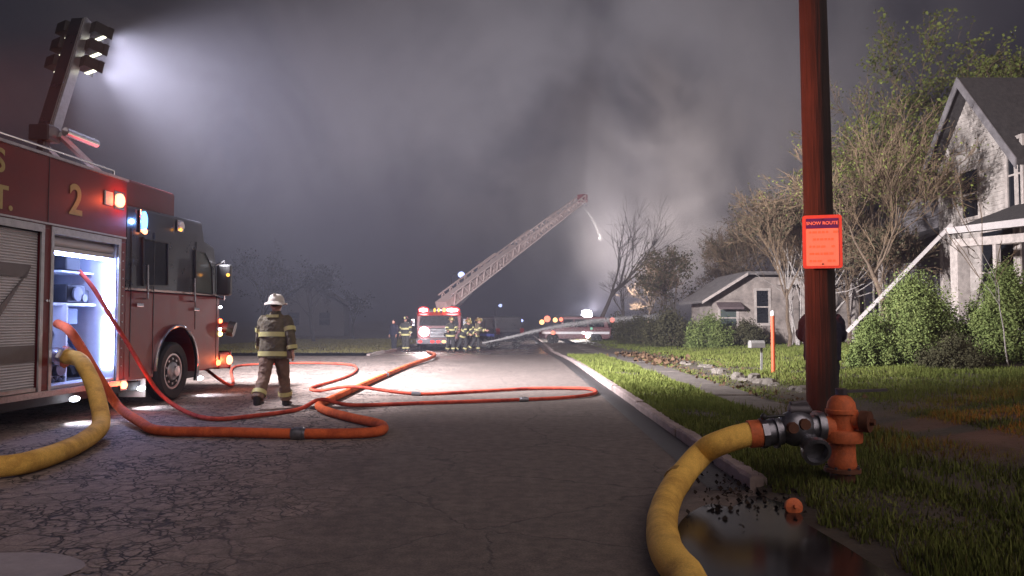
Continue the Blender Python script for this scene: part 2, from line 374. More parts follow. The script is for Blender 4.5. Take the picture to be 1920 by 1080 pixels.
def yard_z(x, y):
    t = min(max((x - 5.3) / 9, 0), 1); e = min(max((x - 5.2) / .5, 0), 1)
    return .10 + gz(y) + .10 * e + .35 * t
def vz0(x, y):                                   # the bank slumps to road level where the kerb is missing
    k = min(max((7.0 - y) / .5, 0), 1); t = min(max((x - KX + .02 + .06 * math.sin(y * 5) + .03 * math.sin(y * 13)) / .55, 0), 1)
    return (.10 + gz(y)) * (1 - k) + k * (-.012 + .112 * t * t * (3 - 2 * t))
verge = sheet('verge_ground', 'soil', KX + .06, 3.70, -10, 110, .10, ny=240, nx=12, zf=lambda x, y: vz0(x, y))
near_ground = sheet('near_yard_ground', 'soil', 3.69, 4.43, -10, 10.21, .099, ny=20, nx=2)
yard = sheet('yard_ground', 'soil', 4.42, 60, -10, 110, .1, ny=60, nx=40, zf=yard_z)
lv1 = sheet('left_verge_ground', 'soil', -40, -9.45, -10, 16.8, .1, ny=20)
lv2 = sheet('left_far_verge_ground', 'soil', -60, -6.45, 33.2, 110, .1, ny=40)
lv2.location.z = .02

# kerb stones, laid end to end
kb = tag(bpy.data.objects.new('kerb', None), kind='structure'); C.objects.link(kb)
def kerb_stone(x, y, L, z):
    return
kr = []
for k in range(40):
    y_ = .01 + 2.98 * k / 39; c1 = .014 + abs(random.gauss(0, .012)); c2 = .012 + abs(random.gauss(0, .010)); t_ = .118 + random.gauss(0, .004)
    kr.append([(0, y_, -.25), (0, y_, t_ - c1), (c1, y_, t_), (.15 - c2, y_, t_ + random.gauss(0, .003)), (.15, y_, t_ - c2), (.15, y_, -.25)])
kmesh = MB().loft(kr).build('kerb_stone', 'kerb_concrete', kb)
first = True
for i in range(28):
    y = 6.6 + 3 * i
    o = kmesh if first else kmesh.copy()
    if not first: C.objects.link(o); o.parent = kb
    first = False
    o.location = (KX + random.uniform(-.008, .008), y, gz(y + 1.5) + random.uniform(-.008, .008))
    o.rotation_euler = (math.atan2(gz(y + 3) - gz(y), 3), 0, random.uniform(-.003, .003))
lk = MB()
for i in range(20):
    y = 33.2 + 4 * i; lk.box((-6.45, y, -.5), (-6.3, y + 3.98, .12 + gz(y + 2)))
lk.box((-9.45, -8, -.3), (-9.3, 17, .12)); lk.build('left_kerb', 'kerb_concrete', kb)

# sidewalk slabs
sw = tag(bpy.data.objects.new('sidewalk', None), kind='structure'); C.objects.link(sw)
smesh = MB().box((.10, .008, -.3), (.90, 1.192, .108)).build('paving_slab', 'sidewalk_concrete', sw, bevel=.012)
for i in range(32):
    y = 10.2 + 1.2 * i; o = smesh if i == 0 else smesh.copy()
    if i: C.objects.link(o); o.parent = sw
    o.location = (3.56 + random.uniform(-.01, .01), y, gz(y + .6) + random.uniform(-.012, .014)); o.rotation_euler = (random.uniform(-.006, .006), random.uniform(-.008, .008), random.uniform(-.008, .008))

# pale repair patch in the road
pv = []
for k in range(40):
    a = 2 * math.pi * k / 40; r = 1 / (abs(math.cos(a)) ** 3.2 + abs(math.sin(a)) ** 3.2) ** (1 / 3.2)
    r *= 1 + .05 * math.sin(3 * a + 1) + .03 * math.sin(7 * a)
    pv.append((-3.35 + .72 * r * math.cos(a), 4.45 + .42 * r * math.sin(a), .005))
pt = MB().add(pv, [tuple(range(40))]).build('road_patch', 'patch_concrete'); tag(pt, kind='structure')

# ------------------------------------------------------------------ grass
def blades(name, regions, m, hmin, hmax, w):
    V = []
    for (x0, x1, y0, y1, n, zf) in regions:
        x = rng.uniform(x0, x1, n); y = rng.uniform(y0, y1, n)
        keep = (np.sin(x * 3.1 + 1.3 * np.sin(y * .9)) * np.cos(y * 2.3 + x) + rng.uniform(-1, 1, n) * .8) > -.40
        x = x[keep]; y = y[keep]; n = len(x)
        z = np.array([zf(a, b) for a, b in zip(x, y)]) - .01
        th = rng.uniform(0, 2 * np.pi, n); pn = .5 + .5 * np.sin(x * 1.7 + 2 * np.sin(y * .6)) * np.cos(y * 1.1 + np.sin(x * 2.3)); h = rng.uniform(hmin, hmax, n) * (.45 + .9 * pn) + (rng.uniform(0, 1, n) > .985) * .08; ww = w * rng.uniform(.6, 1.4, n) * (1 + y / 14)
        le = rng.uniform(0, .6, n) * h; ph = rng.uniform(0, 2 * np.pi, n)
        a = np.stack([x - ww * np.cos(th), y - ww * np.sin(th), z], 1); b = np.stack([x + ww * np.cos(th), y + ww * np.sin(th), z], 1)
        c = np.stack([x + le * np.cos(ph), y + le * np.sin(ph), z + h], 1)
        V.append(np.stack([a, b, c], 1).reshape(-1, 3))
    V = np.concatenate(V); o = np_mesh(name, V, np.arange(len(V)).reshape(-1, 3), m); tag(o, kind='stuff'); return o
vz = lambda x, y: vz0(x, y) + .005 if vz0(x, y) > .03 else -1.0
g1 = blades('verge_grass', [(KX + .12, 3.56, 3.5, 8, 18000, vz), (KX + .12, 3.68, 8, 18, 34000, vz), (KX + .12, 3.68, 18, 50, 31000, vz)], 'grass_blade', .04, .10, .006)
tag(g1, 'short green grass on the strip between kerb and sidewalk', 'grass')
g2 = blades('yard_grass', [(3.5, 8, 3.5, 10.2, 40000, yard_z), (4.45, 11, 10, 18, 38000, yard_z), (4.45, 16, 18, 30, 62000, yard_z), (4.9, 18, 30, 60, 40000, yard_z)], 'grass_blade', .05, .12, .006)
tag(g2, 'green lawn grass rising towards the houses', 'grass')
g3 = blades('dry_grass', [(KX + .17, 3.5, 3.5, 9, 7000, vz), (3.5, 9, 4, 12, 14000, yard_z), (4.64, 9, 12, 26, 9000, yard_z)], 'dry_grass', .03, .09, .005)
tag(g3, 'dry brown grass stalks among the dark foreground lawn', 'grass')
g4 = blades('left_verge_grass', [(-18, -6.47, 33.3, 60, 30000, lambda x, y: .12 + gz(y))], 'dry_grass', .05, .12, .008)
tag(g4, 'pale grass beyond the far left kerb', 'grass')

# ================================================================== NEAR FIRE ENGINE
TR = Vector((-6.17, 13.8, 0)); TROT = -R(3.2)
eng = thing('fire_engine', 'red fire engine with black cab top, open lit compartment and raised light tower', 'fire engine', TR, TROT)
TMI = Matrix.Translation(TR) @ Matrix.Rotation(TROT, 4, 'Z'); TM = TMI.inverted()
def T(px, py, xl=0.0):                       # pixel -> engine-local point on the plane x = xl
    o = TM @ CAM; d = TM.to_3x3() @ ray(px, py); t = (xl - o.x) / d.x; return o + d * t
W = 2.5
b = MB()
b.box((-W, -8.0, .6), (-1.15, -1.72, 3.73)); b.box((-1.15, -8.0, .45), (0, -6.7, 3.73)); b.box((-1.15, -6.7, 1.5), (0, -5.2, 3.73))
b.box((-1.15, -5.2, 2.74), (0, -1.72, 3.73))
for a, c in ((-5.2, -5.12), (-3.70, -3.5), (-1.90, -1.72)): b.box((-1.15, a, .52), (0, c, 2.74))
b.build('body', 'red_paint', eng, bevel=.012)
MB().box((-W - .02, -8.02, 3.73), (.02, -1.70, 3.77)).build('roof_trim', 'aluminium', eng)
MB().box((-1.2, -5.2, .44), (.03, -1.72, .52)).build('running_board', 'tread_plate', eng)
MB().box((-2.3, -7.9, .32), (-.35, 1.5, .6)).box((-.5, -5.0, .30), (-.12, -1.0, .44)).build('chassis', 'undercarriage', eng)
# trim round the compartments
tr = MB()
for a, c in ((-5.12, -3.70), (-3.50, -1.90)):
    tr.box((-.01, a - .03, 2.68), (.014, c + .03, 2.78)); tr.box((-.01, a - .03, .52), (.013, a + .03, 2.68)); tr.box((-.01, c - .03, .52), (.013, c + .03, 2.68))
tr.build('door_trim', 'aluminium', eng)
for s_ in (-3.60, -5.16, -6.9): MB().box((-.004, s_ - .006, 2.79), (.004, s_ + .006, 3.72)).build('panel_seam', 'black_plastic', eng)
MB().tube([(-.06, -7.6, 3.77), (-.06, -7.6, 3.86), (-.06, -2.0, 3.86), (-.06, -2.0, 3.77)], .016, 8).build('roof_rail', 'chrome', eng, True)
for k in range(14): MB().cyl((-.002, -1.80, .75 + k * .14), (.012, -1.80, .75 + k * .14), .011, 8).build('rivet', 'aluminium', eng)
for s_ in (-3.62, -3.57): MB().cyl((.0, s_, 1.75), (.03, s_, 1.75), .016, 8).build('latch', 'chrome', eng)
MB().box((.0, -7.9, 2.795), (.02, -1.74, 2.82)).build('drip_rail', 'aluminium', eng)
# closed roller shutter: ridged slats
sh = MB(); z = .55
while z < 2.66:
    sh.add([(-.05, -5.08, z), (-.035, -5.08, z + .018), (-.05, -5.08, z + .036), (-.05, -3.74, z), (-.035, -3.74, z + .018), (-.05, -3.74, z + .036)], [(0, 3, 4, 1), (1, 4, 5, 2)]); z += .036
shu = sh.build('roller_shutter', 'shutter_metal', eng)
MB().box((-.05, -5.06, .53), (.0, -3.76, .58)).build('pull_bar', 'aluminium', shu)
def side_poly(pix, x, m, name, parent, th=.006):
    q = [T(px, py, x) for px, py in pix]
    return MB().prism([(p.y, p.z) for p in q], 'x', x, x + th).build(name, m, parent)
st = MB()
s0 = T(58, 497, -.03); s1 = T(58, 513, -.03)
def zz(px, py): q = T(px, py, -.03); return (q.y, q.z)
st.prism([(-5.06, zz(58, 497)[1] + .01), zz(58, 497), zz(50, 520), (-5.06, zz(50, 520)[1])], 'x', -.032, -.026)
st.prism([zz(58, 500), zz(46, 520), (-4.75, 1.35), (-4.55, 1.35)], 'x', -.0315, -.0255)
st.prism([(-5.06, zz(62, 647)[1]), (-3.76, zz(62, 647)[1]), (-3.76, zz(62, 678)[1]), (-5.06, zz(62, 678)[1])], 'x', -.032, -.026)
st.build('stripe', 'reflective_stripe', shu)
# open compartment
comp = MB().box((-1.14, -3.5, .54), (-1.10, -1.9, 2.70)).box((-1.10, -3.5, .54), (-.03, -3.47, 2.7)).box((-1.10, -1.93, .54), (-.03, -1.9, 2.7)).box((-1.10, -3.47, .53), (-.02, -1.93, .57)).box((-1.10, -3.47, 2.66), (-.1, -1.93, 2.72)).build('compartment', 'compartment_white', eng)
MB().box((-.95, -2.72, .57), (-.3, -2.68, 1.72)).box((-1.1, -3.47, 1.70), (-.35, -1.93, 1.74)).box((-1.1, -2.7, 2.2), (-.4, -1.93, 2.23)).build('shelf', 'compartment_white', comp)
MB().cyl((-.14, -3.45, 2.6), (-.14, -1.95, 2.6), .085, 16).box((-.12, -3.46, 2.46), (-.06, -1.94, 2.52)).build('rolled_shutter', 'shutter_metal', comp)
MB().box((-.16, -3.4, 2.415), (-.11, -2.0, 2.45)).build('light_strip', None, comp).data.materials.append(emit('led_white', (.36, .47, 1.0), 42, True))
for a, c in ((1.66, 2.36), (.72, 1.54)):
    MB().box((-.22, -1.955, a), (-.06, -1.932, c)).build('light_strip', 'led_white', comp)
MB().box((-.12, -3.468, 1.3), (-.07, -3.452, 2.3)).build('light_strip', 'led_white', comp)
mat('case_black', (.006, .006, .008), .6, var=.3)
for bx_ in (((-.75, -2.66, 2.24), (-.36, -2.32, 2.52)), ((-.8, -2.66, 1.75), (-.34, -2.22, 2.02)), ((-.7, -2.20, 1.75), (-.4, -2.02, 1.95)), ((-.9, -2.2, .58), (-.4, -2.0, .95)), ((-.9, -3.4, 1.75), (-.55, -2.8, 1.80))): MB().box(*bx_).build('equipment_case', 'case_black', comp, bevel=.02)
MB().cyl((-.33, -2.45, 1.88), (-.30, -2.45, 1.88), .11, 18).cyl((-.33, -2.3, 1.82), (-.29, -2.3, 1.82), .06, 14).build('reel', 'grey_box', comp, True)
MB().box((-.85, -2.62, 1.42), (-.4, -2.3, 1.66)).build('equipment_box', 'blue_grey', comp, bevel=.015)
MB().beam((-.45, -2.55, 1.45), (-.35, -2.2, .72), .11, .06).build('tool', 'blue_grey', comp)
MB().beam((-.55, -2.6, 1.3), (-.40, -2.36, .66), .05, .05).ball((-.5, -2.55, 1.45), .06).build('tool_handle', 'black_plastic', comp)
gs = MB()
for i in range(5): gs.box((-.50, -3.40, 1.80 + i * .12), (-.46, -2.85, 1.87 + i * .12))
gs.build('gauge_panel', 'white_plastic', comp)
pm = MB().box((-.9, -3.45, .57), (-.35, -2.75, 1.0)).cyl((-.5, -3.2, 1.05), (-.5, -3.2, 1.35), .12).cyl((-.5, -3.4, 1.28), (-.5, -2.8, 1.28), .07).cyl((-.45, -2.9, .95), (-.2, -2.9, .95), .09)
pm.build('pump_manifold', 'valve_metal', comp, True)
for y_, z_, r_ in ((-3.25, .8, .13), (-2.92, .78, .11), (-3.3, 1.15, .08)): MB().cyl((-.36, y_, z_), (-.22, y_, z_), r_).build('valve_cap', 'cast_iron', comp, True)
pq = MB()
for k in range(8): pq.ball((-.25, -3.4 + .08 * k, .62 + .03 * (k % 2)), .035, 8, 5)
pq.build('drain_valve_row', 'cast_iron', comp, True)
IN = T(128, 672, .12)                                                     # where the yellow hose meets the engine
MB().cyl((-.35, IN.y - .02, IN.z + .06), (.06, IN.y, IN.z + .02), .125).cyl((.02, IN.y, IN.z + .03), (.10, IN.y, IN.z + .01), .155, 8).build('intake', 'chrome', comp, True)

# cab
ac = (0.0, .60); ar = .76
arch = [(ac[0] + ar * math.cos(a), ac[1] + ar * math.sin(a)) for a in [math.pi * k / 16 for k in range(17)]]
lower = [(1.77, .48), (1.77, 1.95), (-1.70, 1.95), (-1.70, .48)] + [p for p in reversed(arch) if True]
lower = [(1.77, .48), (1.77, 1.96), (-1.70, 1.96), (-1.70, .48), (-.76, .48)] + list(reversed(arch)) + [(.76, .48)]
MB().prism(lower, 'x', -2.45, -.02).build('cab', 'red_paint', eng, bevel=.03)
upper = [(1.77, 1.962), (1.62, 2.64), (1.50, 2.98), (1.08, 3.06), (.96, 3.42), (-1.70, 3.37), (-1.70, 1.962)]
cu_ = MB().prism(upper, 'x', -2.45, -.03).build('cab_top', 'black_paint', eng, bevel=.05)
MB().box((-2.25, -1.55, 3.36), (-.14, .10, 3.84)).build('raised_roof', 'dark_red_paint', eng, bevel=.05)
def panel(name, pix, m, x=-.03, parent=None, th=.012): return side_poly(pix, x, m, name, parent or eng, th)
w1 = panel('window', [(268, 446), (314, 456), (314, 536), (268, 535)], 'dark_glass', -.03, cu_)
w2 = panel('window', [(366, 470), (384, 474), (396, 500), (398, 552), (366, 548)], 'cab_glass', -.03, cu_)
def frame(pix, name, par, r=.022):
    q = [T(px, py, -.012) for px, py in pix]; q.append(q[0]); m = MB()
    for a, c in zip(q, q[1:]): m.beam(a, c, r * 1.6, r)
    return m.build(name, 'black_plastic', par)
frame([(268, 446), (314, 456), (314, 536), (268, 535)], 'window_frame', cu_); frame([(366, 470), (384, 474), (396, 500), (398, 552), (366, 548)], 'window_frame', cu_)
# door seams (grooves standing as thin dark gaskets)
for s in (-1.52, -.82, .70, 1.62):
    lo = 1.30 if abs(s) < .8 else .55
    MB().box((-.024, s - .008, lo), (-.014, s + .008, 3.0 if s < 1 else 2.6)).build('door_gasket', 'black_plastic', eng)
dh = MB()
for (px, y0, y1) in ((277, 497, 560), (365, 522, 565)):
    a = T(px, y0, .06); c = T(px, y1, .06); dh.tube([(-.02, a.y, a.z), a, c, (-.02, c.y, c.z)], .018, 8)
    g = MB().tube([(-.02, a.y, a.z), a, c, (-.02, c.y, c.z)], .02, 8); g.build('grab_handle', 'chrome', eng, True)
for (px, py) in ((262, 572), (368, 580)):
    a = T(px, py, 0); MB().box((-.025, a.y - .10, a.z - .03), (.02, a.y + .10, a.z + .03)).build('door_handle', 'chrome', eng, bevel=.01)
arcp = [(.0, ac[0] + (ar + .01) * math.cos(a), ac[1] + (ar + .01) * math.sin(a)) for a in [math.pi * k / 24 - .25 + .5 * 0 for k in range(-1, 27)]]
MB().tube(arcp, [(.03, .045)] * len(arcp), 8).build('wheel_arch_trim', 'chrome', eng, True)
def wheel(parent, x, s, r=.54, w=.32, sx=1):
    xf = Matrix.Translation((x, s, r)) @ Matrix.Rotation(R(90) * sx, 4, 'Y')      # local z -> outward
    ty = MB().lathe([(r * .60, -w), (r * .9, -w * 1.0), (r * .985, -w * .88), (r, -w * .7), (r, -w * .3), (r * .985, -w * .12), (r * .9, 0), (r * .66, -.01), (r * .6, -.05)], 36, xf).build('tyre', 'rubber', parent, True)
    rm = MB().lathe([(r * .61, -.06), (r * .60, -.03), (r * .55, -.03), (r * .5, -.10), (r * .34, -.09), (r * .30, -.02), (r * .18, .01), (r * .17, .05), (.02, .06)], 28, xf)
    for k in range(10):
        a = 2 * math.pi * k / 10; q = Vector((r * .42 * math.cos(a), r * .42 * math.sin(a), -.085)); rm.cyl(xf @ q, xf @ (q + Vector((0, 0, .05))), .022, 6)
    rm.build('rim', 'aluminium', ty, True); return ty
wheel(eng, -.04, 0); wheel(eng, -.04, -5.95); wheel(eng, -2.43, 0, sx=-1); wheel(eng, -2.43, -5.95, sx=-1)
MB().box((-.55, -.92, .16), (-.08, -.90, .62)).build('mud_flap', 'white_plastic', eng)
# mirror
mh = MB().box((.02, 1.50, 1.98), (.30, 1.66, 2.62)).build('mirror', 'black_plastic', eng, bevel=.04)
MB().tube([(-.05, 1.62, 2.62), (.15, 1.6, 2.70), (.16, 1.58, 2.6)], .02, 6).build('mirror_arm', 'chrome', mh, True); MB().tube([(-.05, 1.66, 1.95), (.15, 1.6, 1.9), (.16, 1.58, 2.0)], .02, 6).build('mirror_arm', 'chrome', mh, True)
# bumper
bp_ = MB().box((-2.45, 1.75, .46), (.0, 2.25, .80)).build('bumper', 'red_paint', eng, bevel=.03)
MB().box((-2.47, 2.25, .44), (.02, 2.28, .82)).build('bumper_trim', 'chrome', bp_)
el = MB().tube(spline([(-.28, 2.05, .78), (-.28, 2.05, 1.08), (-.24, 2.08, 1.25), (-.08, 2.12, 1.32), (.02, 2.14, 1.30)], 5), .115, 14).build('suction_elbow', 'red_paint', bp_, True)
MB().cyl((.0, 2.14, 1.30), (.13, 2.17, 1.27), .16, 16).build('suction_cap', 'black_plastic', bp_, True)
# lamps of the engine
emit('lamp_red', (1.0, .09, .03), 14); emit('lamp_red_hot', (1.0, .30, .14), 5); emit('lamp_blue', (.12, .42, 1.0), 5); emit('lamp_white', (.85, .9, 1.0), 16); emit('lamp_amber', (1.0, .38, .06), 3); emit('lamp_yellow', (1.0, .85, .25), 7)
def lamp(px, py, col, r, name, lcol=None, power=0, x=0.0, par=None, sz=None, housing=True):
    q = T(px, py, x)
    if housing: MB().cbox((x + .0, q.y, q.z), (.03, (sz or (r, r))[0] * 2 + .05, (sz or (r, r))[1] * 2 + .05)).build('lamp_housing', 'chrome', eng, bevel=.006)
    sy, sz_ = sz or (r, r)
    MB().ball((x + .03, q.y, q.z), (.04, sy, sz_), 14, 8).build(name, col, eng, True)
    if power: light('POINT', name + '_light', eng, (x + .14, q.y, q.z), power, lcol, .05)
    return q
lamp(223, 376, 'lamp_red_hot', .11, 'beacon', (1, .12, .05), 14)
a = T(203, 372, 0); MB().box((-.005, a.y - .10, a.z - .11), (.02, a.y + .10, a.z + .11)).build('beacon_lens', 'white_plastic', eng, bevel=.01)
lamp(268, 415, 'lamp_blue', .06, 'strobe', (.2, .4, 1), 7, sz=(.07, .17)); q = T(268, 434, 0); MB().ball((.035, q.y, q.z), (.04, .05, .05)).build('strobe_end', 'lamp_red_hot', eng, True)
lamp(338, 424, 'white_plastic', .08, 'marker_lens'); q = T(334, 431, 0); MB().ball((.05, q.y, q.z), .03).build('marker_bulb', 'lamp_amber', eng, True)
lamp(230, 722, 'lamp_red_hot', .06, 'side_marker', (1, .1, .04), 5, x=.02)
q = T(410, 508, .26); MB().ball((.27, 1.49, 2.40), .035).build('mirror_lamp', 'lamp_amber', eng, True)
for (px, py, mn, r) in ((414, 576, 'lamp_white', .03), (414, 602, 'lamp_red', .045), (413, 617, 'lamp_white', .03), (411, 626, 'lamp_yellow', .05)):
    q = T(px, py, -.02); MB().ball((-.02, 1.80, q.z), r).build('front_marker', mn, eng, True)
MB().ball((.03, 2.16, .63), (.06, .10, .10), 14, 8).build('turn_signal', 'lamp_red_hot', eng, True); light('POINT', 'turn_signal_light', eng, (.2, 2.2, .63), 10, (1, .2, .06), .06)
q = T(407, 680, -.02); MB().ball((-.01, 1.70, q.z), .06).build('side_marker', 'lamp_red', eng, True)
for (px, py, x) in ((140, 748, .0), (265, 728, -.05), (375, 709, -.05)):
    q = T(px, py, x); MB().ball((x, q.y, q.z), (.05, .10, .04)).build('ground_lamp', 'lamp_white', eng, True)
    light('SPOT', 'ground_lamp_light', eng, (x + .02, q.y, q.z - .05), 40, (.80, .84, 1), .03, aim=(.5, 0, -1), cone=110, blend=.6)
q = Vector((.05, -7.7, 3.45)); MB().ball(q, (.08, .12, .12)).build('beacon', 'lamp_red_hot', eng, True)
light('SPOT', 'rear_beacon_light', eng, q + Vector((.16, 0, 0)), 9500, (1, .21, .12), .10, aim=TM.to_3x3() @ (Vector((3.4, 8.2, 3.3)) - TMI @ q), cone=36, blend=1.0)
# lettering
def side_xf(q): return Matrix(((0, 0, 1, .004), (1, 0, 0, q[0]), (0, 1, 0, q[1]), (0, 0, 0, 1)))
q = T(142, 378, 0); text_mesh('number', '2', .62, 'gold_leaf', eng, side_xf((q.y, q.z)))
q = T(5, 372, 0); text_mesh('lettering', 'DEPT.', .42, 'gold_leaf', eng, side_xf((q.y - .36, q.z)))
q = T(-1, 302, 0); text_mesh('lettering', 'S', .42, 'gold_leaf', eng, side_xf((q.y, q.z)))
# light tower
cx = -1.25
def TC(px, py, s):                            # pixel on the plane y = s of the engine
    o = TM @ CAM; d = TM.to_3x3() @ ray(px, py); t = (s - o.y) / d.y; return o + d * t
pv_ = TC(84, 250, -1.75); tp = TC(150, 38, -1.0); cx = pv_.x; print('tower', pv_, tp)
lt = thing('light_tower_pivot', '', ''); bpy.data.objects.remove(lt)
MB().box((cx - .17, pv_.y - .16, pv_.z - .14), (cx + .17, pv_.y + .16, pv_.z + .12)).box((cx - .30, -2.4, 3.75), (cx + .30, -.2, 3.86)).beam((cx, pv_.y - .1, 3.8), (cx, pv_.y, pv_.z), .14).build('tower_base', 'black_paint', eng, bevel=.02)
pv = Vector((cx, pv_.y, pv_.z)); tp = Vector(tp)
MB().beam((cx + .18, pv.y + .1, pv.z), (cx + .18, .0, 3.92), .07, .09).beam((cx - .2, pv.y, pv.z), (cx - .2, -.35, 3.90), .06, .08).build('tower_strut', 'aluminium', eng)
MB().cyl((cx + .28, pv.y + .1, pv.z + .05), (cx + .40, pv.y + .75, pv.z + .0), .075, 10).build('tower_actuator', 'chrome', eng, True)
mast = MB().beam(pv, tp, .24, .14).build('tower_mast', 'black_paint', eng, bevel=.015)
u = (tp - pv).normalized()
MB().beam(pv + u * .1 + Vector((.14, .03, 0)), tp + Vector((.14, .03, 0)), .05, .18).build('mast_rail', 'aluminium', mast)
emit('flood_lens', (.95, .97, 1.0), 26); emit('flood_edge', (1.0, .98, .75), 2.5)
AIM = Vector((.62, .78, -.50)).normalized()
L = (tp - pv).length
for k in range(3):
    for sd in (1, -1):
        c = pv + u * (L - .16 - k * .36) + Vector((.25 * sd, .10, 0)) + Vector((.0, .08 if sd > 0 else 0, 0))
        aim = Vector((.44, .82, -.50)).normalized(); haim = Vector((.50, .84, -.20)).normalized()
        qd = haim.to_track_quat('Y', 'Z').to_matrix().to_4x4(); qd.translation = c
        qd = qd @ Matrix.Scale(.78, 4); fl = MB().box((-.2, -.16, -.125), (.2, .14, .125), qd).box((-.215, .13, -.135), (-.20, .24, .135), qd).box((.20, .13, -.135), (.215, .24, .135), qd).box((-.20, .13, .127), (.20, .26, .135), qd).build('floodlight', 'black_plastic', mast, bevel=.012)
        MB().box((-.18, .141, -.105), (.18, .147, .105), qd).build('flood_lens', 'flood_lens', fl)
        MB().box((-.19, .05, -.137), (.19, .128, -.127), qd).build('lower_edge_glow', 'flood_edge', fl)  # glowing strip imitates lamp light along the housing's lower edge
        MB().beam(pv + u * (L - .16 - k * .36) + Vector((.1 * sd, .02, 0)), c - Vector((.1 * sd, .05, 0)), .05).build('lamp_arm', 'aluminium', fl)
        light('SPOT', 'flood_light', fl, c + haim * .24, TOWER_W * (1.75 if sd > 0 else .45), (.97, .94, 1.0), .12, aim=aim if sd < 0 else Vector((.52, .84, -.16)), cone=140 if sd < 0 else 112, blend=.9)

# ================================================================== HYDRANT AND POLE
HB = G(1580, 903, .11); HB.z = .10
hyd = thing('fire_hydrant', 'orange fire hydrant in the grass beside the utility pole', 'hydrant', HB); hyd.scale = (.88, .88, .98)
MB().lathe([(.115, -.05), (.115, .10), (.17, .10), (.17, .13), (.12, .135)], 20).build('base_flange', 'hydrant_dark', hyd, True)
MB().lathe([(.118, .13), (.135, .16), (.125, .22), (.122, .36)], 24).build('barrel', 'hydrant_orange', hyd, True)
MB().lathe([(.122, .355), (.185, .36), (.19, .38), (.19, .44), (.18, .46), (.125, .465)], 24).build('collar', 'hydrant_orange', hyd, True)
MB().lathe([(.128, .46), (.13, .60), (.15, .605), (.15, .635), (.138, .64), (.125, .70), (.09, .745), (.045, .765), (.03, .768)], 24).lathe([(.03, .76), (.028, .81), (.01, .812)], 5).build('bonnet', 'hydrant_orange', hyd, True)
nz = MB().cyl((.08, -.08, .55), (.14, -.14, .55), .075, 16).build('side_nozzle', 'hydrant_orange', hyd, True)
MB().cyl((.13, -.13, .55), (.19, -.19, .55), .092, 12).cyl((.19, -.19, .55), (.22, -.22, .55), .03, 5).build('nozzle_cap', 'hydrant_dark', hyd, True)
MB().cyl((-.1, -.01, .48), (-.2, -.02, .48), .10, 16).build('steamer_nozzle', 'hydrant_orange', hyd, True)
for k in range(8): a = 2 * math.pi * k / 8; MB().cyl((.152 * math.cos(a), .152 * math.sin(a), .09), (.152 * math.cos(a), .152 * math.sin(a), .15), .014, 6).build('flange_bolt', 'cast_iron', hyd)
wr = MB().beam((-.02, 0, .775), (.42, .06, .785), .035, .022).lathe([(.05, .75), (.05, .80), (.03, .805)], 8).build('hydrant_wrench', 'cast_iron'); wr.location = HB + Vector((.0, 0, .0)); tag(wr, 'dark iron wrench left on top of the orange hydrant', 'wrench')
# gate valve
VC = HB + Vector((-.40, -.03, .47))
vl = thing('hydrant_valve', 'grey metal four way valve between yellow hose and orange hydrant', 'valve', VC)
MB().ball((0, 0, 0), (.17, .14, .155), 18, 10).cyl((-.12, .02, -.03), (-.28, .03, -.05), .115, 16).build('valve_body', 'valve_metal', vl, True)
MB().cyl((-.17, .02, -.035), (-.19, .02, -.037), .14, 18).cyl((-.25, .03, -.045), (-.30, .03, -.05), .13, 8).build('coupling', 'valve_metal', vl, True)
op = MB().lathe([(.085, 0), (.085, .12), (.11, .13), (.118, .15), (.118, .2), (.09, .205), (.085, .14), (.02, .12)], 22, Matrix.Translation((.07, -.06, -.10)) @ Vector((.02, -1, -.35)).to_track_quat('Z', 'Y').to_matrix().to_4x4()).build('open_port', 'valve_metal', vl, True)
h2 = Vector((.19, .01, .01))
MB().cyl((.1, .0, .0), h2, .105, 16).lathe([(.135, 0), (.14, .03), (.135, .06)], 10, Matrix.Translation(h2) @ Vector((1, .05, 0)).to_track_quat('Z', 'Y').to_matrix().to_4x4() @ Matrix.Translation((0, 0, -.03))).build('outlet_coupling', 'valve_metal', vl, True)
MB().tube([(-.04, 0, .12), (-.04, .0, .20), (.08, .02, .21), (.12, .02, .14)], .03, 8).cyl((-.06, 0, .15), (.10, 0, .15), .055, 12).build('gearbox', 'cast_iron', vl, True)
MB().cyl((-.08, -.02, .11), (-.28, -.04, .10), .012, 8).ball((-.29, -.04, .10), .03).build('lever', 'black_plastic', vl, True)
for k in range(2): MB().lathe([(.045, -.03), (.05, 0), (.045, .03)], 10, Matrix.Translation((-.08 + .1 * k, -.13, .02 + .03 * k)) @ Matrix.Rotation(R(90), 4, 'X')).build('port_cap', 'hydrant_dark', vl, True)

PB = Vector((P(1540, 598, 8.55).x, 8.55, .08))
pole = thing('utility_pole', 'reddish brown wooden utility pole behind the hydrant', 'pole', PB)
pr = []
for i in range(30):
    z = -.4 + 11.5 * i / 29; r = .172 - .0045 * z
    pr.append([(r * (1 + .03 * math.sin(5 * a + i * .4) + .015 * math.sin(11 * a)) * math.cos(a) - .007 * z, r * (1 + .03 * math.sin(5 * a + i * .4)) * math.sin(a), z) for a in [2 * math.pi * k / 24 for k in range(24)]])
MB().loft(pr).build('shaft', 'pole_wood', pole, True)
MB().beam((-1.2, -.2, 10.3), (1.1, -.2, 10.3), .10, .12).build('cross_arm', 'pole_wood', pole)
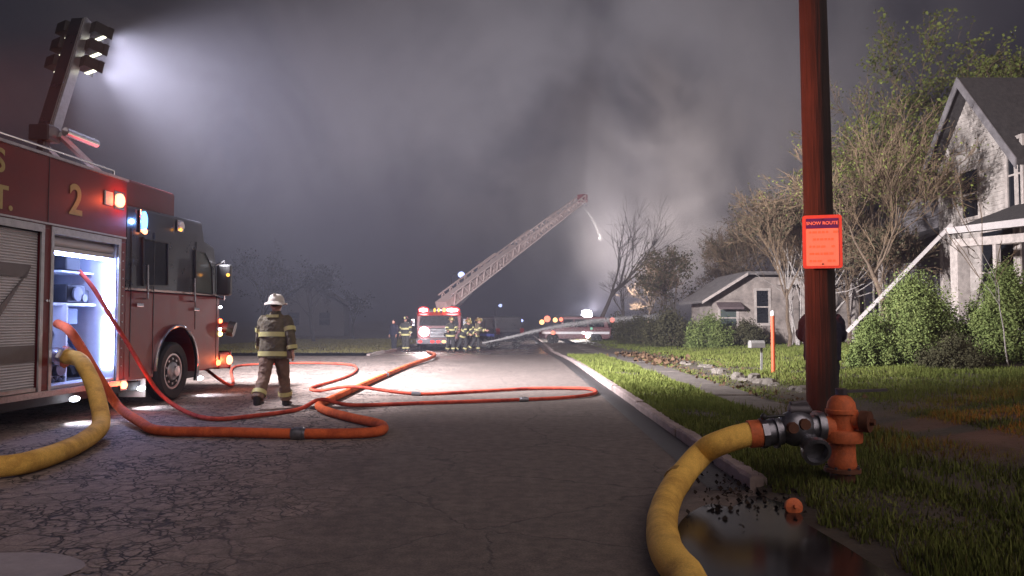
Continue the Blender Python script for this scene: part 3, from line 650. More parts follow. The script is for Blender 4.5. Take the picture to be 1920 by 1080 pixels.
# street sign on the pole
sg0 = P(1507, 403, 8.33); sg1 = P(1578, 503, 8.33); sc_ = (sg0 + sg1) / 2; sw_ = sg1.x - sg0.x; sh_ = sg0.z - sg1.z
sgn = thing('street_sign', 'bright orange street sign with purple lettered header fixed to the pole', 'sign', (sc_.x, 8.34, sc_.z), R(-16))
def rrect(w, h, r, n=5):
    out = []
    for cx_, cz_, a0 in ((w / 2 - r, h / 2 - r, 0), (-w / 2 + r, h / 2 - r, 90), (-w / 2 + r, -h / 2 + r, 180), (w / 2 - r, -h / 2 + r, 270)):
        for k in range(n): a = R(a0 + 90 * k / (n - 1)); out.append((cx_ + r * math.cos(a), cz_ + r * math.sin(a)))
    return out
MB().prism(rrect(sw_, sh_, .03), 'y', 0, .004).build('sign_plate', 'sign_border', sgn)
hh_ = sh_ * .185
MB().prism(rrect(sw_ - .07, sh_ * .70, .012), 'y', -.004, -.0005).v
m_ = MB().prism([(x, z - sh_ * .105) for x, z in rrect(sw_ - .075, sh_ * .70, .012)], 'y', -.004, -.0005); m_.build('sign_face', 'sign_orange', sgn)
MB().prism([(x, z + sh_ * .345) for x, z in rrect(sw_ - .075, hh_, .008)], 'y', -.004, -.0005).build('sign_header', 'sign_purple', sgn)
text_mesh('lettering', 'SNOW ROUTE', sw_ * .122, 'sign_orange', sgn, Matrix.Translation((0, -.006, sh_ * .345)) @ Matrix.Rotation(R(90), 4, 'X'), .003)
ln = MB()
for row in range(5):
    z = sh_ * (.18 - .135 * row); x = -sw_ * .33
    while x < sw_ * .30:
        w = random.uniform(.02, .05)
        if random.random() < .85: ln.box((x, -.0062, z - .012), (x + w, -.0042, z + .012))
        x += w + .012
tag(ln.build('worn_print', 'sign_print', sgn), kind='stuff')
for dz in (-.2, .2): MB().cyl((0, .004, dz * sh_ * 2.1), (0, -.010, dz * sh_ * 2.1), .009, 8).build('bolt', 'cast_iron', sgn)
MB().box((-.05, .004, -sh_ * .45), (.05, .05, sh_ * .45)).build('bracket', 'cast_iron', sgn)

# ================================================================== HOSES
def hose(name, label, pts, r, m, n=10, seg=14, group=None, smooth=0):
    sp = spline(pts, n)
    for _ in range(smooth): sp = [sp[0], sp[1]] + [(sp[i - 1] + sp[i] * 2 + sp[i + 1]) / 4 for i in range(2, len(sp) - 2)] + [sp[-2], sp[-1]]
    rd_ = [(r * (1 + .012 * math.sin(i * .9) + random.gauss(0, .006)), r * (.98 + .012 * math.sin(i * .7 + 1))) for i in range(len(sp))]
    o = MB().tube(sp, rd_, seg).build(name, m, None, True); tag(o, label, 'hose', group); return o
def g(px, py, r): q = G(px, py, r); q.z = r + .006; return q
ry = .105
A = TMI @ Vector((.06, IN.y, IN.z + .02)); A2 = TMI @ Vector((.42, IN.y + .06, IN.z + .02))
VALVE = P(1475, 796, 7.15)
A2 = TMI @ Vector((.26, IN.y + .02, IN.z)); yl = [A, A2, P(160, 690, 10.3), P(176, 722, 10.15), P(188, 770, 9.75), P(190, 795, 9.5), g(180, 816, ry) + Vector((0, 0, .03)), g(140, 838, ry), g(70, 863, ry), g(0, 878, ry), Vector((-5.75, 6.7, ry)), Vector((-5.3, 4.9, ry)), Vector((-3.6, 3.3, ry)), Vector((-1.2, 2.75, ry)),
      Vector((.5, 2.85, ry)), g(1300, 1105, ry), g(1262, 1060, ry), g(1241, 1010, ry), g(1245, 955, ry) + Vector((0, 0, .01)), P(1272, 900, 6.15), P(1315, 850, 6.52), VC + Vector((-.72, -.08, -.13)), VC + Vector((-.44, .03, -.062)), VC + Vector((-.29, .03, -.05))]
hy = hose('supply_hose', 'thick yellow supply hose running from hydrant valve to the engine intake', yl, ry, 'yellow_hose', smooth=26)
k0 = P(1266, 905, 6.15); k1 = P(1258, 917, 6.1)
_sp = spline(yl, 10); _i = min(range(len(_sp) - 1), key=lambda i: (_sp[i] - k0).length); _d = (_sp[_i + 1] - _sp[_i]).normalized()
MB().tube([_sp[_i] - _d * .035, _sp[_i] + _d * .035], ry + .009, 16).build('hose_band', 'yellow_hose_dark', hy, True)
MB().tube([VC + Vector((-.40, .034, -.058)), VC + Vector((-.30, .03, -.05))], ry + .012, 14).build('hose_end_clamp', 'hydrant_orange', hy, True)

rr = .065
B0 = T(108, 607, -.3); B0 = TMI @ B0
rl = [B0, TMI @ T(128, 618, .0), TMI @ T(150, 648, .12), TMI @ T(190, 715, .35), TMI @ T(222, 762, .5), g(262, 796, rr) + Vector((0, 0, .03)), g(300, 808, rr), g(420, 811, rr), g(560, 814, rr), g(670, 813, rr), g(712, 809, rr), g(719, 801, rr), g(705, 794, rr), g(660, 784, rr), g(615, 772, rr), g(598, 763, rr), g(605, 756, rr), g(645, 738, rr), g(700, 713, rr), g(760, 688, rr), g(815, 667, rr), Vector((-4.3, 38, rr + gz(38)))]
hatt = hose('attack_hose', 'thick orange red hose doubling back on the road then running to the ladder truck', rl, rr, 'red_hose', n=8)
tr_ = .034
tl = [TMI @ T(148, 508, -.45), TMI @ T(175, 540, -.15), TMI @ T(210, 598, .03), TMI @ T(240, 645, .08), TMI @ T(270, 695, .25), TMI @ T(300, 738, .45), g(345, 776, tr_) + Vector((0, 0, .04)), g(400, 786, tr_), g(480, 780, tr_), g(560, 768, tr_), Vector(g(602, 762, tr_)) + Vector((0, 0, .11)), g(660, 760, tr_), g(800, 756, tr_), g(950, 751, tr_), g(1060, 746, tr_), g(1108, 740, tr_), g(1117, 734, tr_), g(1095, 729, tr_), g(1000, 729, tr_), g(900, 734, tr_), g(780, 739, tr_), Vector(g(662, 737, tr_)) + Vector((0, 0, .12)), g(600, 733, tr_), g(582, 729, tr_), g(600, 722, tr_), g(640, 710, tr_), g(664, 699, tr_), g(668, 690, tr_), g(655, 684, tr_), g(600, 681, tr_), g(520, 682, tr_), g(440, 688, tr_), TMI @ Vector((-.1, 2.6, .05)), TMI @ Vector((-.6, 2.32, .45))]
hthin = hose('preconnect_hose', 'thin red hose looping across the road to the kerb from the compartment shelf', tl, tr_, 'thin_red_hose', n=8, seg=10)

def coupling(parent, pts, i, n, r):
    sp = spline(pts, n); a_ = sp[i]; d_ = (sp[i + 1] - sp[i]).normalized()
    MB().tube([a_ - d_ * .09, a_ - d_ * .06, a_ - d_ * .055, a_ + d_ * .055, a_ + d_ * .06, a_ + d_ * .09], [r * 1.08, r * 1.1, r * 1.3, r * 1.3, r * 1.1, r * 1.08], 12).build('coupling', 'valve_metal', parent, True)
coupling(hatt, rl, 8 * 8, 8, rr); coupling(hatt, rl, 18 * 8 + 3, 8, rr); coupling(hthin, tl, 13 * 8 + 2, 8, tr_); coupling(hthin, tl, 20 * 8, 8, tr_)
# loose things near the hydrant
cp = G(1487, 932, .12); o = MB().lathe([(.05, -.03), (.085, -.03), (.09, .03), (.06, .045), (.02, .05), (.018, .085), (.005, .086)], 14, Matrix.Translation((0, 0, .08)) @ Matrix.Rotation(R(75), 4, 'X')).build('iron_plug', 'hydrant_orange', None, True); o.location = (cp.x, cp.y, vz0(cp.x, cp.y) - .01); o.scale = (.75, .75, .75); tag(o, 'small orange iron plug lying loose in the grass by the kerb', 'plug')
pp = [(1262, 1005), (1285, 968), (1330, 945), (1372, 950), (1408, 930), (1452, 938), (1500, 955), (1560, 985), (1620, 1025), (1700, 1080), (1760, 1180), (1600, 1210), (1400, 1190), (1300, 1120), (1275, 1060)]
pud = [(p.x, p.y, .009) for p in spline([G(a, c, .009) for a, c in pp] + [G(*pp[0], .009)], 5)[:-1]]
m_, nt_, b_2 = nodes('puddle'); b_2.inputs['Base Color'].default_value = (.012, .011, .012, 1); b_2.inputs['Roughness'].default_value = .16; b_2.inputs['Specular IOR Level'].default_value = .2; _nz = nt_.nodes.new('ShaderNodeTexNoise'); _nz.inputs['Scale'].default_value = 9; _bp = nt_.nodes.new('ShaderNodeBump'); _bp.inputs['Strength'].default_value = .06; nt_.links.new(_nz.outputs['Fac'], _bp.inputs['Height']); nt_.links.new(_bp.outputs[0], b_2.inputs['Normal'])
o = MB().add(pud, [tuple(range(len(pud)))]).build('puddle', 'puddle'); tag(o, kind='structure')
Vd = []
for i in range(260):
    c_ = G(random.gauss(1395, 55), random.gauss(910, 24), .05); x_ = c_.x; y_ = c_.y; z_ = max(vz0(x_, y_) if x_ > KX + .06 else 0, .012) + random.uniform(.002, .02)
    s_ = random.uniform(.006, .018); n_ = Vector((random.gauss(0, 1), random.gauss(0, 1), random.gauss(0, 1) + 1)).normalized(); a_ = n_.orthogonal().normalized() * s_; b_ = n_.cross(a_)
    c_ = Vector((x_, y_, z_)); Vd += [c_ - a_ - b_, c_ + a_ - b_, c_ + a_ + b_, c_ - a_ + b_]
foliage_mat('wet_leaf', (.012, .010, .009), (.03, .022, .018), (.055, .035, .025))
li = np_mesh('wet_leaves', np.array([tuple(v) for v in Vd]), np.arange(len(Vd)).reshape(-1, 4), 'wet_leaf'); tag(li, 'dark wet leaves heaped over the kerb inside the hose bend', 'leaves', kind='stuff')
# ================================================================== STONE EDGING, MARKER, MAILBOX
se = thing('stone_edging', 'broken pale stone edging along the lawn beside the sidewalk', 'stone edging', (5.0, 13, .1))
y = 13.6
while y < 23.2:
    L_ = random.uniform(.16, .46); h = random.uniform(.06, .19) * (1.3 if 15 < y < 18 else 1)
    if random.random() < .9:
        mb = MB(); rings = []
        for zi, s in ((0, 1), (.6, random.uniform(.85, 1)), (1, random.uniform(.55, .8))):
            rings.append([((.16 * s + random.uniform(-.02, .02)) * math.cos(a), (L_ / 2 * s) * math.sin(a) + random.uniform(-.03, .03), h * zi + random.uniform(-.015, .015)) for a in [2 * math.pi * k / 8 for k in range(8)]])
        o = mb.loft(rings).build('stone', 'stone', se); o.location = (.22 + .14 * math.sin(y) + random.uniform(-.06, .06), y - 13, yard_z(5.2, y) - .1 - .02); o.rotation_euler = (random.uniform(-.15, .15), random.uniform(-.2, .2), random.uniform(-.3, .3))
    y += L_ * random.uniform(.8, 1.15)
V = []
for i in range(1300):
    y_ = random.uniform(12, 30); x_ = random.gauss(4.95, .22) if random.random() < .6 else random.uniform(4.3, 6.0)
    if y_ > 22: x_ = random.gauss(4.75, .35)
    z_ = (yard_z(x_, y_) if x_ > 4.62 else .12 + gz(y_)) + random.uniform(.0, .05 if y_ < 22 else .16); s_ = random.uniform(.012, .035) * (1 if y_ < 22 else 1.8); n_ = Vector((random.gauss(0, 1), random.gauss(0, 1), random.gauss(0, 1) + 1)).normalized(); a_ = n_.orthogonal().normalized() * s_; b_ = n_.cross(a_)
    c_ = Vector((x_, y_, z_)); V += [c_ - a_ - b_, c_ + a_ - b_, c_ + a_ + b_, c_ - a_ + b_]
li = np_mesh('leaf_litter', np.array([tuple(v) for v in V]), np.arange(len(V)).reshape(-1, 4), 'litter'); tag(li, 'brown leaf litter along the sidewalk edge', 'leaf litter', kind='stuff')

mp = G(1450, 684, .45); mk = thing('marker_post', 'slim orange utility marker post with white tip on the lawn', 'marker post', (mp.x, mp.y, yard_z(mp.x, mp.y) - .02))
hm = P(1450, 592, mp.y).z - mk.location.z
MB().tube([(0, 0, 0), (0, 0, hm)], [.046, .046], 12).build('post', 'post_orange', mk, True); MB().lathe([(.048, hm), (.048, hm + .07), (.03, hm + .11), (.01, hm + .12)], 12).build('cap', 'white_plastic', mk, True)
mp = G(1428, 682, .43); mk = thing('mailbox', 'small white box on a thin post beside the orange marker', 'mailbox', (mp.x, mp.y, yard_z(mp.x, mp.y) - .02))
MB().beam((0, 0, 0), (0, 0, .62), .045).build('post', 'mailbox_grey', mk)
MB().prism([(-.09, .62), (.09, .62), (.09, .74), (.05, .80), (-.05, .80), (-.09, .74)], 'x', -.30, .06, Matrix.Rotation(R(8), 4, 'Z') @ Matrix.Translation((0, 0, -.02))).build('box', 'mailbox_grey', mk, bevel=.01)

# ================================================================== HOUSES
def clapboard(m, p0, p1, z0, z1, out, pitch=.14, gable=None, holes=()):
    """lapped boards on the wall p0->p1 (x,y); out = outward normal; gable = apex fraction, height"""
    p0 = Vector(p0); p1 = Vector(p1); L = (p1 - p0).length; d = (p1 - p0) / L; out = Vector(out)
    z = z0
    top = gable[1] if gable else z1
    while z < top - .01:
        zt = min(z + pitch, top); a, c = 0.0, L
        if gable and z > z1:
            t = (z - z1) / (top - z1); a = gable[0] * L * t; c = L - (1 - gable[0]) * L * t
        segs = [(a, c)]
        for (h0, h1, hz0, hz1) in holes:
            if hz0 < z + pitch * .5 < hz1:
                ns = []
                for s0_, s1_ in segs:
                    if h1 <= s0_ or h0 >= s1_: ns.append((s0_, s1_))
                    else:
                        if h0 > s0_: ns.append((s0_, h0))
                        if h1 < s1_: ns.append((h1, s1_))
                segs = ns
        for s0_, s1_ in segs:
            q0 = p0 + d * s0_; q1 = p0 + d * s1_
            lo = out * .035; hi = out * .012
            m.add([(q0.x + lo.x, q0.y + lo.y, z), (q1.x + lo.x, q1.y + lo.y, z), (q1.x + hi.x, q1.y + hi.y, zt), (q0.x + hi.x, q0.y + hi.y, zt), (q0.x, q0.y, z), (q1.x, q1.y, z)],
                  [(0, 1, 2, 3), (4, 5, 1, 0)])
        z += pitch
def window_part(par, p0, d, out, s0, s1, z0, z1, glass='dark_glass', trim='trim_white', t=.12):
    d = Vector(d); out = Vector(out); p0 = Vector(p0)
    def pt_(s, o, z): q = p0 + d * s + out * o; return (q.x, q.y, z)
    fr = MB()
    def bar(sa, sb, za, zb, o0, o1):
        vs_ = [pt_(sa, o0, za), pt_(sb, o0, za), pt_(sb, o1, za), pt_(sa, o1, za), pt_(sa, o0, zb), pt_(sb, o0, zb), pt_(sb, o1, zb), pt_(sa, o1, zb)]
        return vs_, [(0, 3, 2, 1), (4, 5, 6, 7), (0, 1, 5, 4), (1, 2, 6, 5), (2, 3, 7, 6), (3, 0, 4, 7)]
    for (a, c, e, f_) in ((s0 - t, s0, z0 - t, z1 + t), (s1, s1 + t, z0 - t, z1 + t), (s0, s1, z1, z1 + t), (s0, s1, z0 - t, z0)): fr.add(*bar(a, c, e, f_, -.02, .06))
    w = fr.build('window', trim, par)
    MB().add(*bar(s0, s1, z0, z1, .004, .010)).build('pane', glass, w)
    MB().add(*bar(s0, s1, (z0 + z1) / 2 - .03, (z0 + z1) / 2 + .03, .010, .028)).build('sash_bar', trim, w)
    return w
# --- two storey house with the street gable
HX = 16.0
yL = 1400 * HX / 808; yA = 1400 * HX / 876; yR = 2 * yA - yL
zE = P(1762, 318, yL).z; zA = P(1836, 158, yA).z; zG = .5
h1 = thing('house', 'weathered white two storey house with street gable and sagging porch', 'house', (HX, yA, zG))
def H(x, y, z): return (x - HX, y - yA, z - zG)
core = MB(); core.prism([(yR - yA, 0), (yL - yA, 0), (yL - yA, zE - zG), (0, zA - zG - .05), (yR - yA, zE - zG)], 'x', .0, 9).build('wall', 'siding_grey', h1)
hw = [(.75, 1.75, 4.9, 6.9), (3.2, 4.1, 4.9, 7.0)]
# local window spans along the wall from far corner (yL) towards near corner
Lw = yL - yR
def sp_(px): return yL - 1400 * HX / (px - 960)
hs = [(sp_(1812), sp_(1843), P(1826, 405, yA).z, P(1826, 318, yA).z), (sp_(1900), sp_(1925), P(1910, 390, yR).z, P(1910, 262, yR).z)]
cb = MB(); clapboard(cb, (0, yL - yA, 0), (0, yR - yA, 0), .0, zE - zG, (-1, 0, 0), .14, (.5, zA - zG - .05), [(a, c, e - zG, f_ - zG) for a, c, e, f_ in hs] + [(sp_(1846), sp_(1908), 1.2, 3.9)]); cb.build('siding', 'siding', h1)  # last hole fits the dark window added for porch shade
for (a, c, e, f_) in hs: window_part(h1, (-.03, yL - yA, 0), (0, -1, 0), (-1, 0, 0), a, c, e - zG, f_ - zG)
tm = MB().box((-.05, yL - yA - .14, 0), (-.0, yL - yA + .05, zE - zG)).build('corner_board', 'trim_white', h1)
MB().box((-.05, yR - yA - .05, 0), (-.0, yR - yA + .14, zE - zG)).build('corner_board', 'trim_white', h1)
ov = .55
sl_ = (zA - zE) / (yL - yA)
rf = MB()
for sgn_, ye in ((1, yL - yA + .75), (-1, yR - yA - .75)):
    ze = (zA - zG) - sl_ * abs(ye); rf.prism([(0, zA - zG + .02), (ye, ze + .02), (ye, ze + .22), (0, zA - zG + .24)], 'x', -ov, 9.2)
rfo = rf.build('roof', 'shingles', h1)
rk = MB()
for ye in (yL - yA + .75, yR - yA - .75):
    ze = (zA - zG) - sl_ * abs(ye); rk.prism([(0, zA - zG - .12), (ye, ze - .12), (ye, ze + .24), (0, zA - zG + .26)], 'x', -ov - .04, -ov)
rk.build('rake_board', 'siding_grey', rfo)
# porch roof, fascia, posts
px0 = HX - 2.3; yP = 1400 * px0 / 822
zp = P(1782, 432, yP).z
po = MB().add([H(px0, yP, zp), H(px0, yP - 7, zp - .35), H(HX, yP - 7, zp + .75), H(HX, yP + .3, zp + .85), H(px0, yP, zp - .14), H(px0, yP - 7, zp - .5), H(HX, yP - 7, zp + .6), H(HX, yP + .3, zp + .7)],
         [(0, 1, 2, 3), (4, 7, 6, 5), (0, 4, 5, 1), (1, 5, 6, 2), (2, 6, 7, 3), (3, 7, 4, 0)]).build('porch_roof', 'shingles', h1)
MB().beam(H(px0 - .05, yP + .05, zp - .02), H(px0 - .05, yP - 7, zp - .38), .14, .2).build('porch_gutter', 'gutter_white', po)
MB().beam(H(px0 + .1, yP - .1, zp - .42), H(px0 + .1, yP - 7, zp - .78), .14, .24).beam(H(px0 + .1, yP - .1, zp - .42), H(HX - .05, yP + .1, zp - .30), .14, .22).build('porch_beam', 'trim_white', po)
for yy in (yP - .35, yP - 2.1, yP - 4): MB().beam(H(px0 + .12, yy, 1.0), H(px0 + .12, yy, zp - .5), .38 if yy > yP - 1 else .14, .38 if yy > yP - 1 else .14).build('porch_post', 'trim_white', h1)
MB().box(H(px0 - .1, yP - 7, .7), H(HX, yP, 1.15)).build('porch_floor', 'siding_grey', h1)
window_part(h1, (-.03, yL - yA, 0), (0, -1, 0), (-1, 0, 0), sp_(1846), sp_(1908), 1.2, 3.9)  # added dark window, its glass stands in for shade under the porch roof
# --- rear wing
wy0, wy1 = yL + .02, 1400 * 16.6 / (1640 - 960); wz = P(1700, 378, (wy0 + wy1) / 2).z - zG
MB().box((.6, wy0 - yA, 0), (7, wy1 - yA, wz)).build('wing_wall', 'siding_grey', h1)
cb = MB(); clapboard(cb, (.6, wy1 - yA, 0), (.6, wy0 - yA, 0), 0, wz, (-1, 0, 0), .14); cb.build('wing_siding', 'siding_grey', h1)
MB().box((.1, wy0 - yA, wz), (7.3, wy1 - yA + .5, wz + .2)).build('wing_roof', 'shingles', h1)
MB().box((.53, wy1 - yA - .15, 0), (.6, wy1 - yA + .03, wz)).box((.53, 2.6, 0), (.6, 2.75, wz)).build('wing_corner_board', 'trim_white', h1)
zz1 = P(1640, 478, wy1).z - zG; zz0 = P(1775, 432, wy0).z - zG
MB().add([(-1.4, wy0 - yA, zz0 - .5), (-1.4, wy1 - yA, zz1 - .3), (.6, wy1 - yA, zz1 + .5), (.6, wy0 - yA, zz0 + .3), (-1.4, wy0 - yA, zz0 - .62), (-1.4, wy1 - yA, zz1 - .42), (.6, wy1 - yA, zz1 + .38), (.6, wy0 - yA, zz0 + .18)],
         [(0, 1, 2, 3), (4, 7, 6, 5), (0, 4, 5, 1), (1, 5, 6, 2), (2, 6, 7, 3), (3, 7, 4, 0)]).build('lean_to_roof', 'shingles', h1)
MB().beam((-1.42, wy0 - yA, zz0 - .60), (-1.42, wy1 - yA, zz1 - .40), .1, .2).build('lean_to_fascia', 'trim_white', h1)
for yy in (wy0 + 2, wy0 + 4.5): MB().beam((-1.3, yy - yA, 0), (-1.3, yy - yA, zz1 - .5), .13).build('lean_to_post', 'trim_white', h1)
# fallen gutter
ga = P(1784, 421, yP - .1); gb = P(1588, 622, yP + .6)
o = MB().beam(ga, gb, .12, .10).build('fallen_gutter', 'gutter_white'); tag(o, 'long white gutter hanging down from the porch corner to the lawn', 'gutter')
# --- small white house
h2y = 36.0; hx0 = P(1322, 555, h2y).x; hx1 = P(1610, 555, h2y).x; ze2 = P(1312, 560, h2y).z; za2 = P(1392, 516, h2y).z; zb2 = .35
h2o = thing('cottage', 'small white cottage with low roof behind the shrubs', 'house', (hx0, h2y, zb2))
xa = P(1395, 516, h2y).x - hx0; xr = hx1 - hx0
MB().prism([(.35, 0), (xr, 0), (xr, za2 - zb2 - .12), (xa, za2 - zb2 - .08), (.35, ze2 - zb2)], 'y', 0, 4.2).build('wall', 'siding_warm', h2o)
cb = MB()
wx = lambda px: P(px, 560, h2y).x - hx0
wz_ = lambda py: P(1380, py, h2y).z - zb2
clapboard(cb, (.35, 0, 0), (xr, 0, 0), 0, ze2 - zb2, (0, -1, 0), .16, None, [(wx(1350) - .35, wx(1380) - .35, wz_(612), wz_(580)), (wx(1418) - .35, wx(1440) - .35, wz_(606), wz_(545))]); cb.build('siding', 'siding_warm', h2o)
MB().prism([(-.25, ze2 - zb2 - .22), (xa, za2 - zb2), (xr + .3, za2 - zb2 - .04), (xr + .3, za2 - zb2 + .12), (xa, za2 - zb2 + .16), (-.25, ze2 - zb2 - .1)], 'y', -.6, 4.5).build('roof', 'roof_pale', h2o)
MB().prism([(-.3, ze2 - zb2 - .26), (xa, za2 - zb2 - .04), (xa, za2 - zb2 + .1), (-.3, ze2 - zb2 - .12)], 'y', -.64, -.6).build('rake_board', 'trim_white', h2o)
def wx(px): return P(px, 560, h2y).x - hx0
def wz_(py): return P(1380, py, h2y).z - zb2
aw = MB().prism([(0, wz_(566)), (-.6, wz_(576)), (-.6, wz_(580)), (0, wz_(570))], 'x', wx(1343), wx(1388)).build('awning', 'awning', h2o)
window_part(h2o, (0, 0, 0), (1, 0, 0), (0, -1, 0), wx(1350), wx(1380), wz_(612), wz_(580), 'cab_glass')
window_part(h2o, (0, 0, 0), (1, 0, 0), (0, -1, 0), wx(1418), wx(1440), wz_(606), wz_(545))
for px in (1470, 1492, 1508, 1585, 1603): MB().beam((wx(px), -.9, 0), (wx(px), -.9, wz_(535)), .11).build('porch_post', 'trim_white', h2o)
MB().box((wx(1458), -1.0, wz_(535)), (xr, -.03, wz_(527))).build('porch_roof', 'trim_white', h2o)
# --- dim house on the left
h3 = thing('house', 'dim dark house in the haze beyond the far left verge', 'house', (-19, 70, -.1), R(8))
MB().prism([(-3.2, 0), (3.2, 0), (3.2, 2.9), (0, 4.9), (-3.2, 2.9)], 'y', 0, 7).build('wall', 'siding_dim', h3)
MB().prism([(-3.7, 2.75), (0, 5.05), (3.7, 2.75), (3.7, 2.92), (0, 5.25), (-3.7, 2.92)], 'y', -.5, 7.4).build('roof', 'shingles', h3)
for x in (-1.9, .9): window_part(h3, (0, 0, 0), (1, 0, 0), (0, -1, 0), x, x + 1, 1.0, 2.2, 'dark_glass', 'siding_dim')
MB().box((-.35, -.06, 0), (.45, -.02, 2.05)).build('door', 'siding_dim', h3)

# ================================================================== TREES AND SHRUBS
def tree(label, loc, height, r0, seed, fork=.3, spread=.55, levels=5, leaf=0, leafmat='spring_leaf', bark='bark', twigmat='twigs', group='trees by the street', leafsize=.06, name='tree', stems=1, kids=3):
    rd = random.Random(seed); trunk = MB(); tw_v = []; tw_f = []; lv = []
    root = thing(name, label, 'tree', loc, 0, group)
    def twig(a, b, ra, rb):
        d = (b - a).normalized(); x = d.orthogonal().normalized(); y = d.cross(x); o = len(tw_v)
        for p, r in ((a, ra), (b, rb)):
            for k in range(3): an = 2 * math.pi * k / 3; tw_v.append(p + x * (r * math.cos(an)) + y * (r * math.sin(an)))
        tw_f.extend([(o, o + 1, o + 4, o + 3), (o + 1, o + 2, o + 5, o + 4), (o + 2, o, o + 3, o + 5)])
    def grow(p, d, L, r, lev):
        n = 4 if lev < 2 else 3; pts = [p]; rs = [r]; dd = d.copy()
        for i in range(n):
            dd = (dd + Vector((rd.gauss(0, .12), rd.gauss(0, .12), rd.gauss(.05, .07)))).normalized()
            pts.append(pts[-1] + dd * (L / n)); rs.append(r * (1 - .5 * (i + 1) / n))
        if lev <= 1: trunk.tube(pts, rs, 7 if lev == 0 else 5, False)
        else:
            for i in range(n): twig(pts[i], pts[i + 1], max(rs[i], .009), max(rs[i + 1], .007))
        if leaf and lev >= levels - 2:
            for _ in range(leaf):
                c = pts[rd.randint(1, n)] + Vector((rd.gauss(0, .12), rd.gauss(0, .12), rd.gauss(0, .12)))
                nrm = Vector((rd.gauss(0, 1), rd.gauss(0, 1), rd.gauss(0, 1))).normalized(); s = leafsize * rd.uniform(.5, 1.3); a = nrm.orthogonal().normalized() * s; b2 = nrm.cross(a) * .7
                lv.extend([c - a, c - b2, c + a, c + b2])
        if lev >= levels: return
        k = rd.randint(kids, kids + 1) if lev > 0 else rd.randint(4, 5)
        for j in range(k):
            t = rd.uniform(.45 if lev else .75, 1.0); i = min(int(t * n), n - 1); base = pts[i].lerp(pts[i + 1], t * n - i)
            ax = dd.orthogonal().normalized(); ax.rotate(Quaternion(dd, rd.uniform(0, 6.28))); nd = dd.copy(); nd.rotate(Quaternion(ax, rd.gauss(spread, .26)))
            grow(base, nd.normalized(), L * rd.uniform(.60, .82), rs[i] * rd.uniform(.55, .75), lev + 1)
    for s_ in range(stems):
        off = Vector((rd.uniform(-.5, .5), rd.uniform(-.4, .4), -.15)) if stems > 1 else Vector((0, 0, -.15))
        d0 = Vector((rd.gauss(0, .06 if stems == 1 else .16), rd.gauss(0, .06 if stems == 1 else .16), 1)).normalized()
        grow(off, d0, height * fork, r0, 0)
    trunk.build('trunk', bark, root, True)
    if tw_v:
        cr = np_mesh('crown', np.array([tuple(v) for v in tw_v]), np.array(tw_f), twigmat, root)
    if lv: np_mesh('foliage', np.array([tuple(v) for v in lv]), np.arange(len(lv)).reshape(-1, 4), leafmat, root)
    return root
def at(px, Y, gx=None): return P(px, 598, Y).x
def tz(x, y): return yard_z(x, y) if x > 4.62 else gz(y)
def T_(label, px, Y, h, r0, seed, **k):
    x = at(px, Y); return tree(label, (x, Y, tz(x, Y)), h, r0, seed, **k)
T_('forked bare tree with budding twigs before the grey house wing', 1684, 23.5, 8.6, .11, 3, fork=.38, spread=.42, levels=6, leaf=1, leafsize=.04)
T_('tall budding tree with green tips behind the utility pole', 1612, 33, 11.8, .15, 11, fork=.32, spread=.45, levels=6, leaf=2, leafsize=.06)
T_('slender budding tree on the near side of the cottage', 1478, 30, 7.8, .09, 5, fork=.33, spread=.36, levels=6, leaf=1, leafsize=.045, leafmat='dull_leaf')
T_('twiggy brown tree rising behind the cottage roof', 1420, 47, 8.6, .13, 21, fork=.3, spread=.45, levels=5, leaf=1, leafmat='dull_leaf', leafsize=.06)
T_('large leafy tree overhanging the white house from behind', 1985, 33, 17, .26, 31, fork=.34, spread=.5, levels=6, leaf=8, leafsize=.085)
T_('dark leafy tree left of the cottage', 1268, 42, 7.6, .12, 41, fork=.28, spread=.45, levels=5, leaf=3, leafsize=.07, leafmat='dull_leaf', bark='bark_dark')
T_('thin dark tree between the smoke and the cottage', 1235, 46, 6.6, .09, 43, fork=.3, spread=.4, levels=5, leaf=2, leafsize=.07, leafmat='dull_leaf', bark='bark_dark')
T_('tall bare tree in the smoke under the ladder tip', 1122, 51, 9.5, .20, 51, fork=.42, spread=.40, levels=4, bark='bark_dark', twigmat='bark_dark')
T_('bare leaning tree among the pale smoke', 1180, 50, 6.2, .11, 53, fork=.35, spread=.45, levels=4, bark='bark_dark', twigmat='bark_dark')
for label_, px_, Y_, h_, sd_, lf in (('thin brown tree behind the left end of the cottage', 1335, 50, 7.5, 101, 1), ('brown twiggy tree above the cottage ridge', 1385, 43, 8.2, 103, 1), ('bushy budding tree right behind the street sign', 1545, 40, 10.5, 105, 2),
        ('grey twiggy tree near the drifting smoke', 1212, 56, 7.5, 107, 0), ('budding tree behind the pale shrub stems', 1462, 39, 9.5, 109, 2), ('low forked tree before the house wing', 1640, 27, 5.6, 111, 1), ('bare tree between cottage and grey wing', 1590, 30, 6.6, 113, 0)):
    T_(label_, px_, Y_, h_, .09, sd_, fork=.32, spread=.42, levels=6 if lf else 5, leaf=lf, leafmat='dull_leaf', leafsize=.05)
T_('second clump of pale stems at the cottage porch corner', 1490, 32.5, 5.5, .05, 63, fork=.5, spread=.3, levels=4, stems=6, kids=2, bark='pale_bark')
T_('pale many stemmed shrub tree in front of the cottage porch', 1535, 31.5, 6.5, .055, 61, fork=.45, spread=.3, levels=4, stems=7, kids=2, bark='pale_bark', leaf=1, leafmat='dull_leaf', leafsize=.04)
T_('hazy bare tree behind the walking firefighter', 490, 46, 8.5, .16, 71, fork=.32, spread=.45, levels=5, leaf=1, leafmat='dark_leaf', leafsize=.07, bark='branch_dim', twigmat='branch_dim')
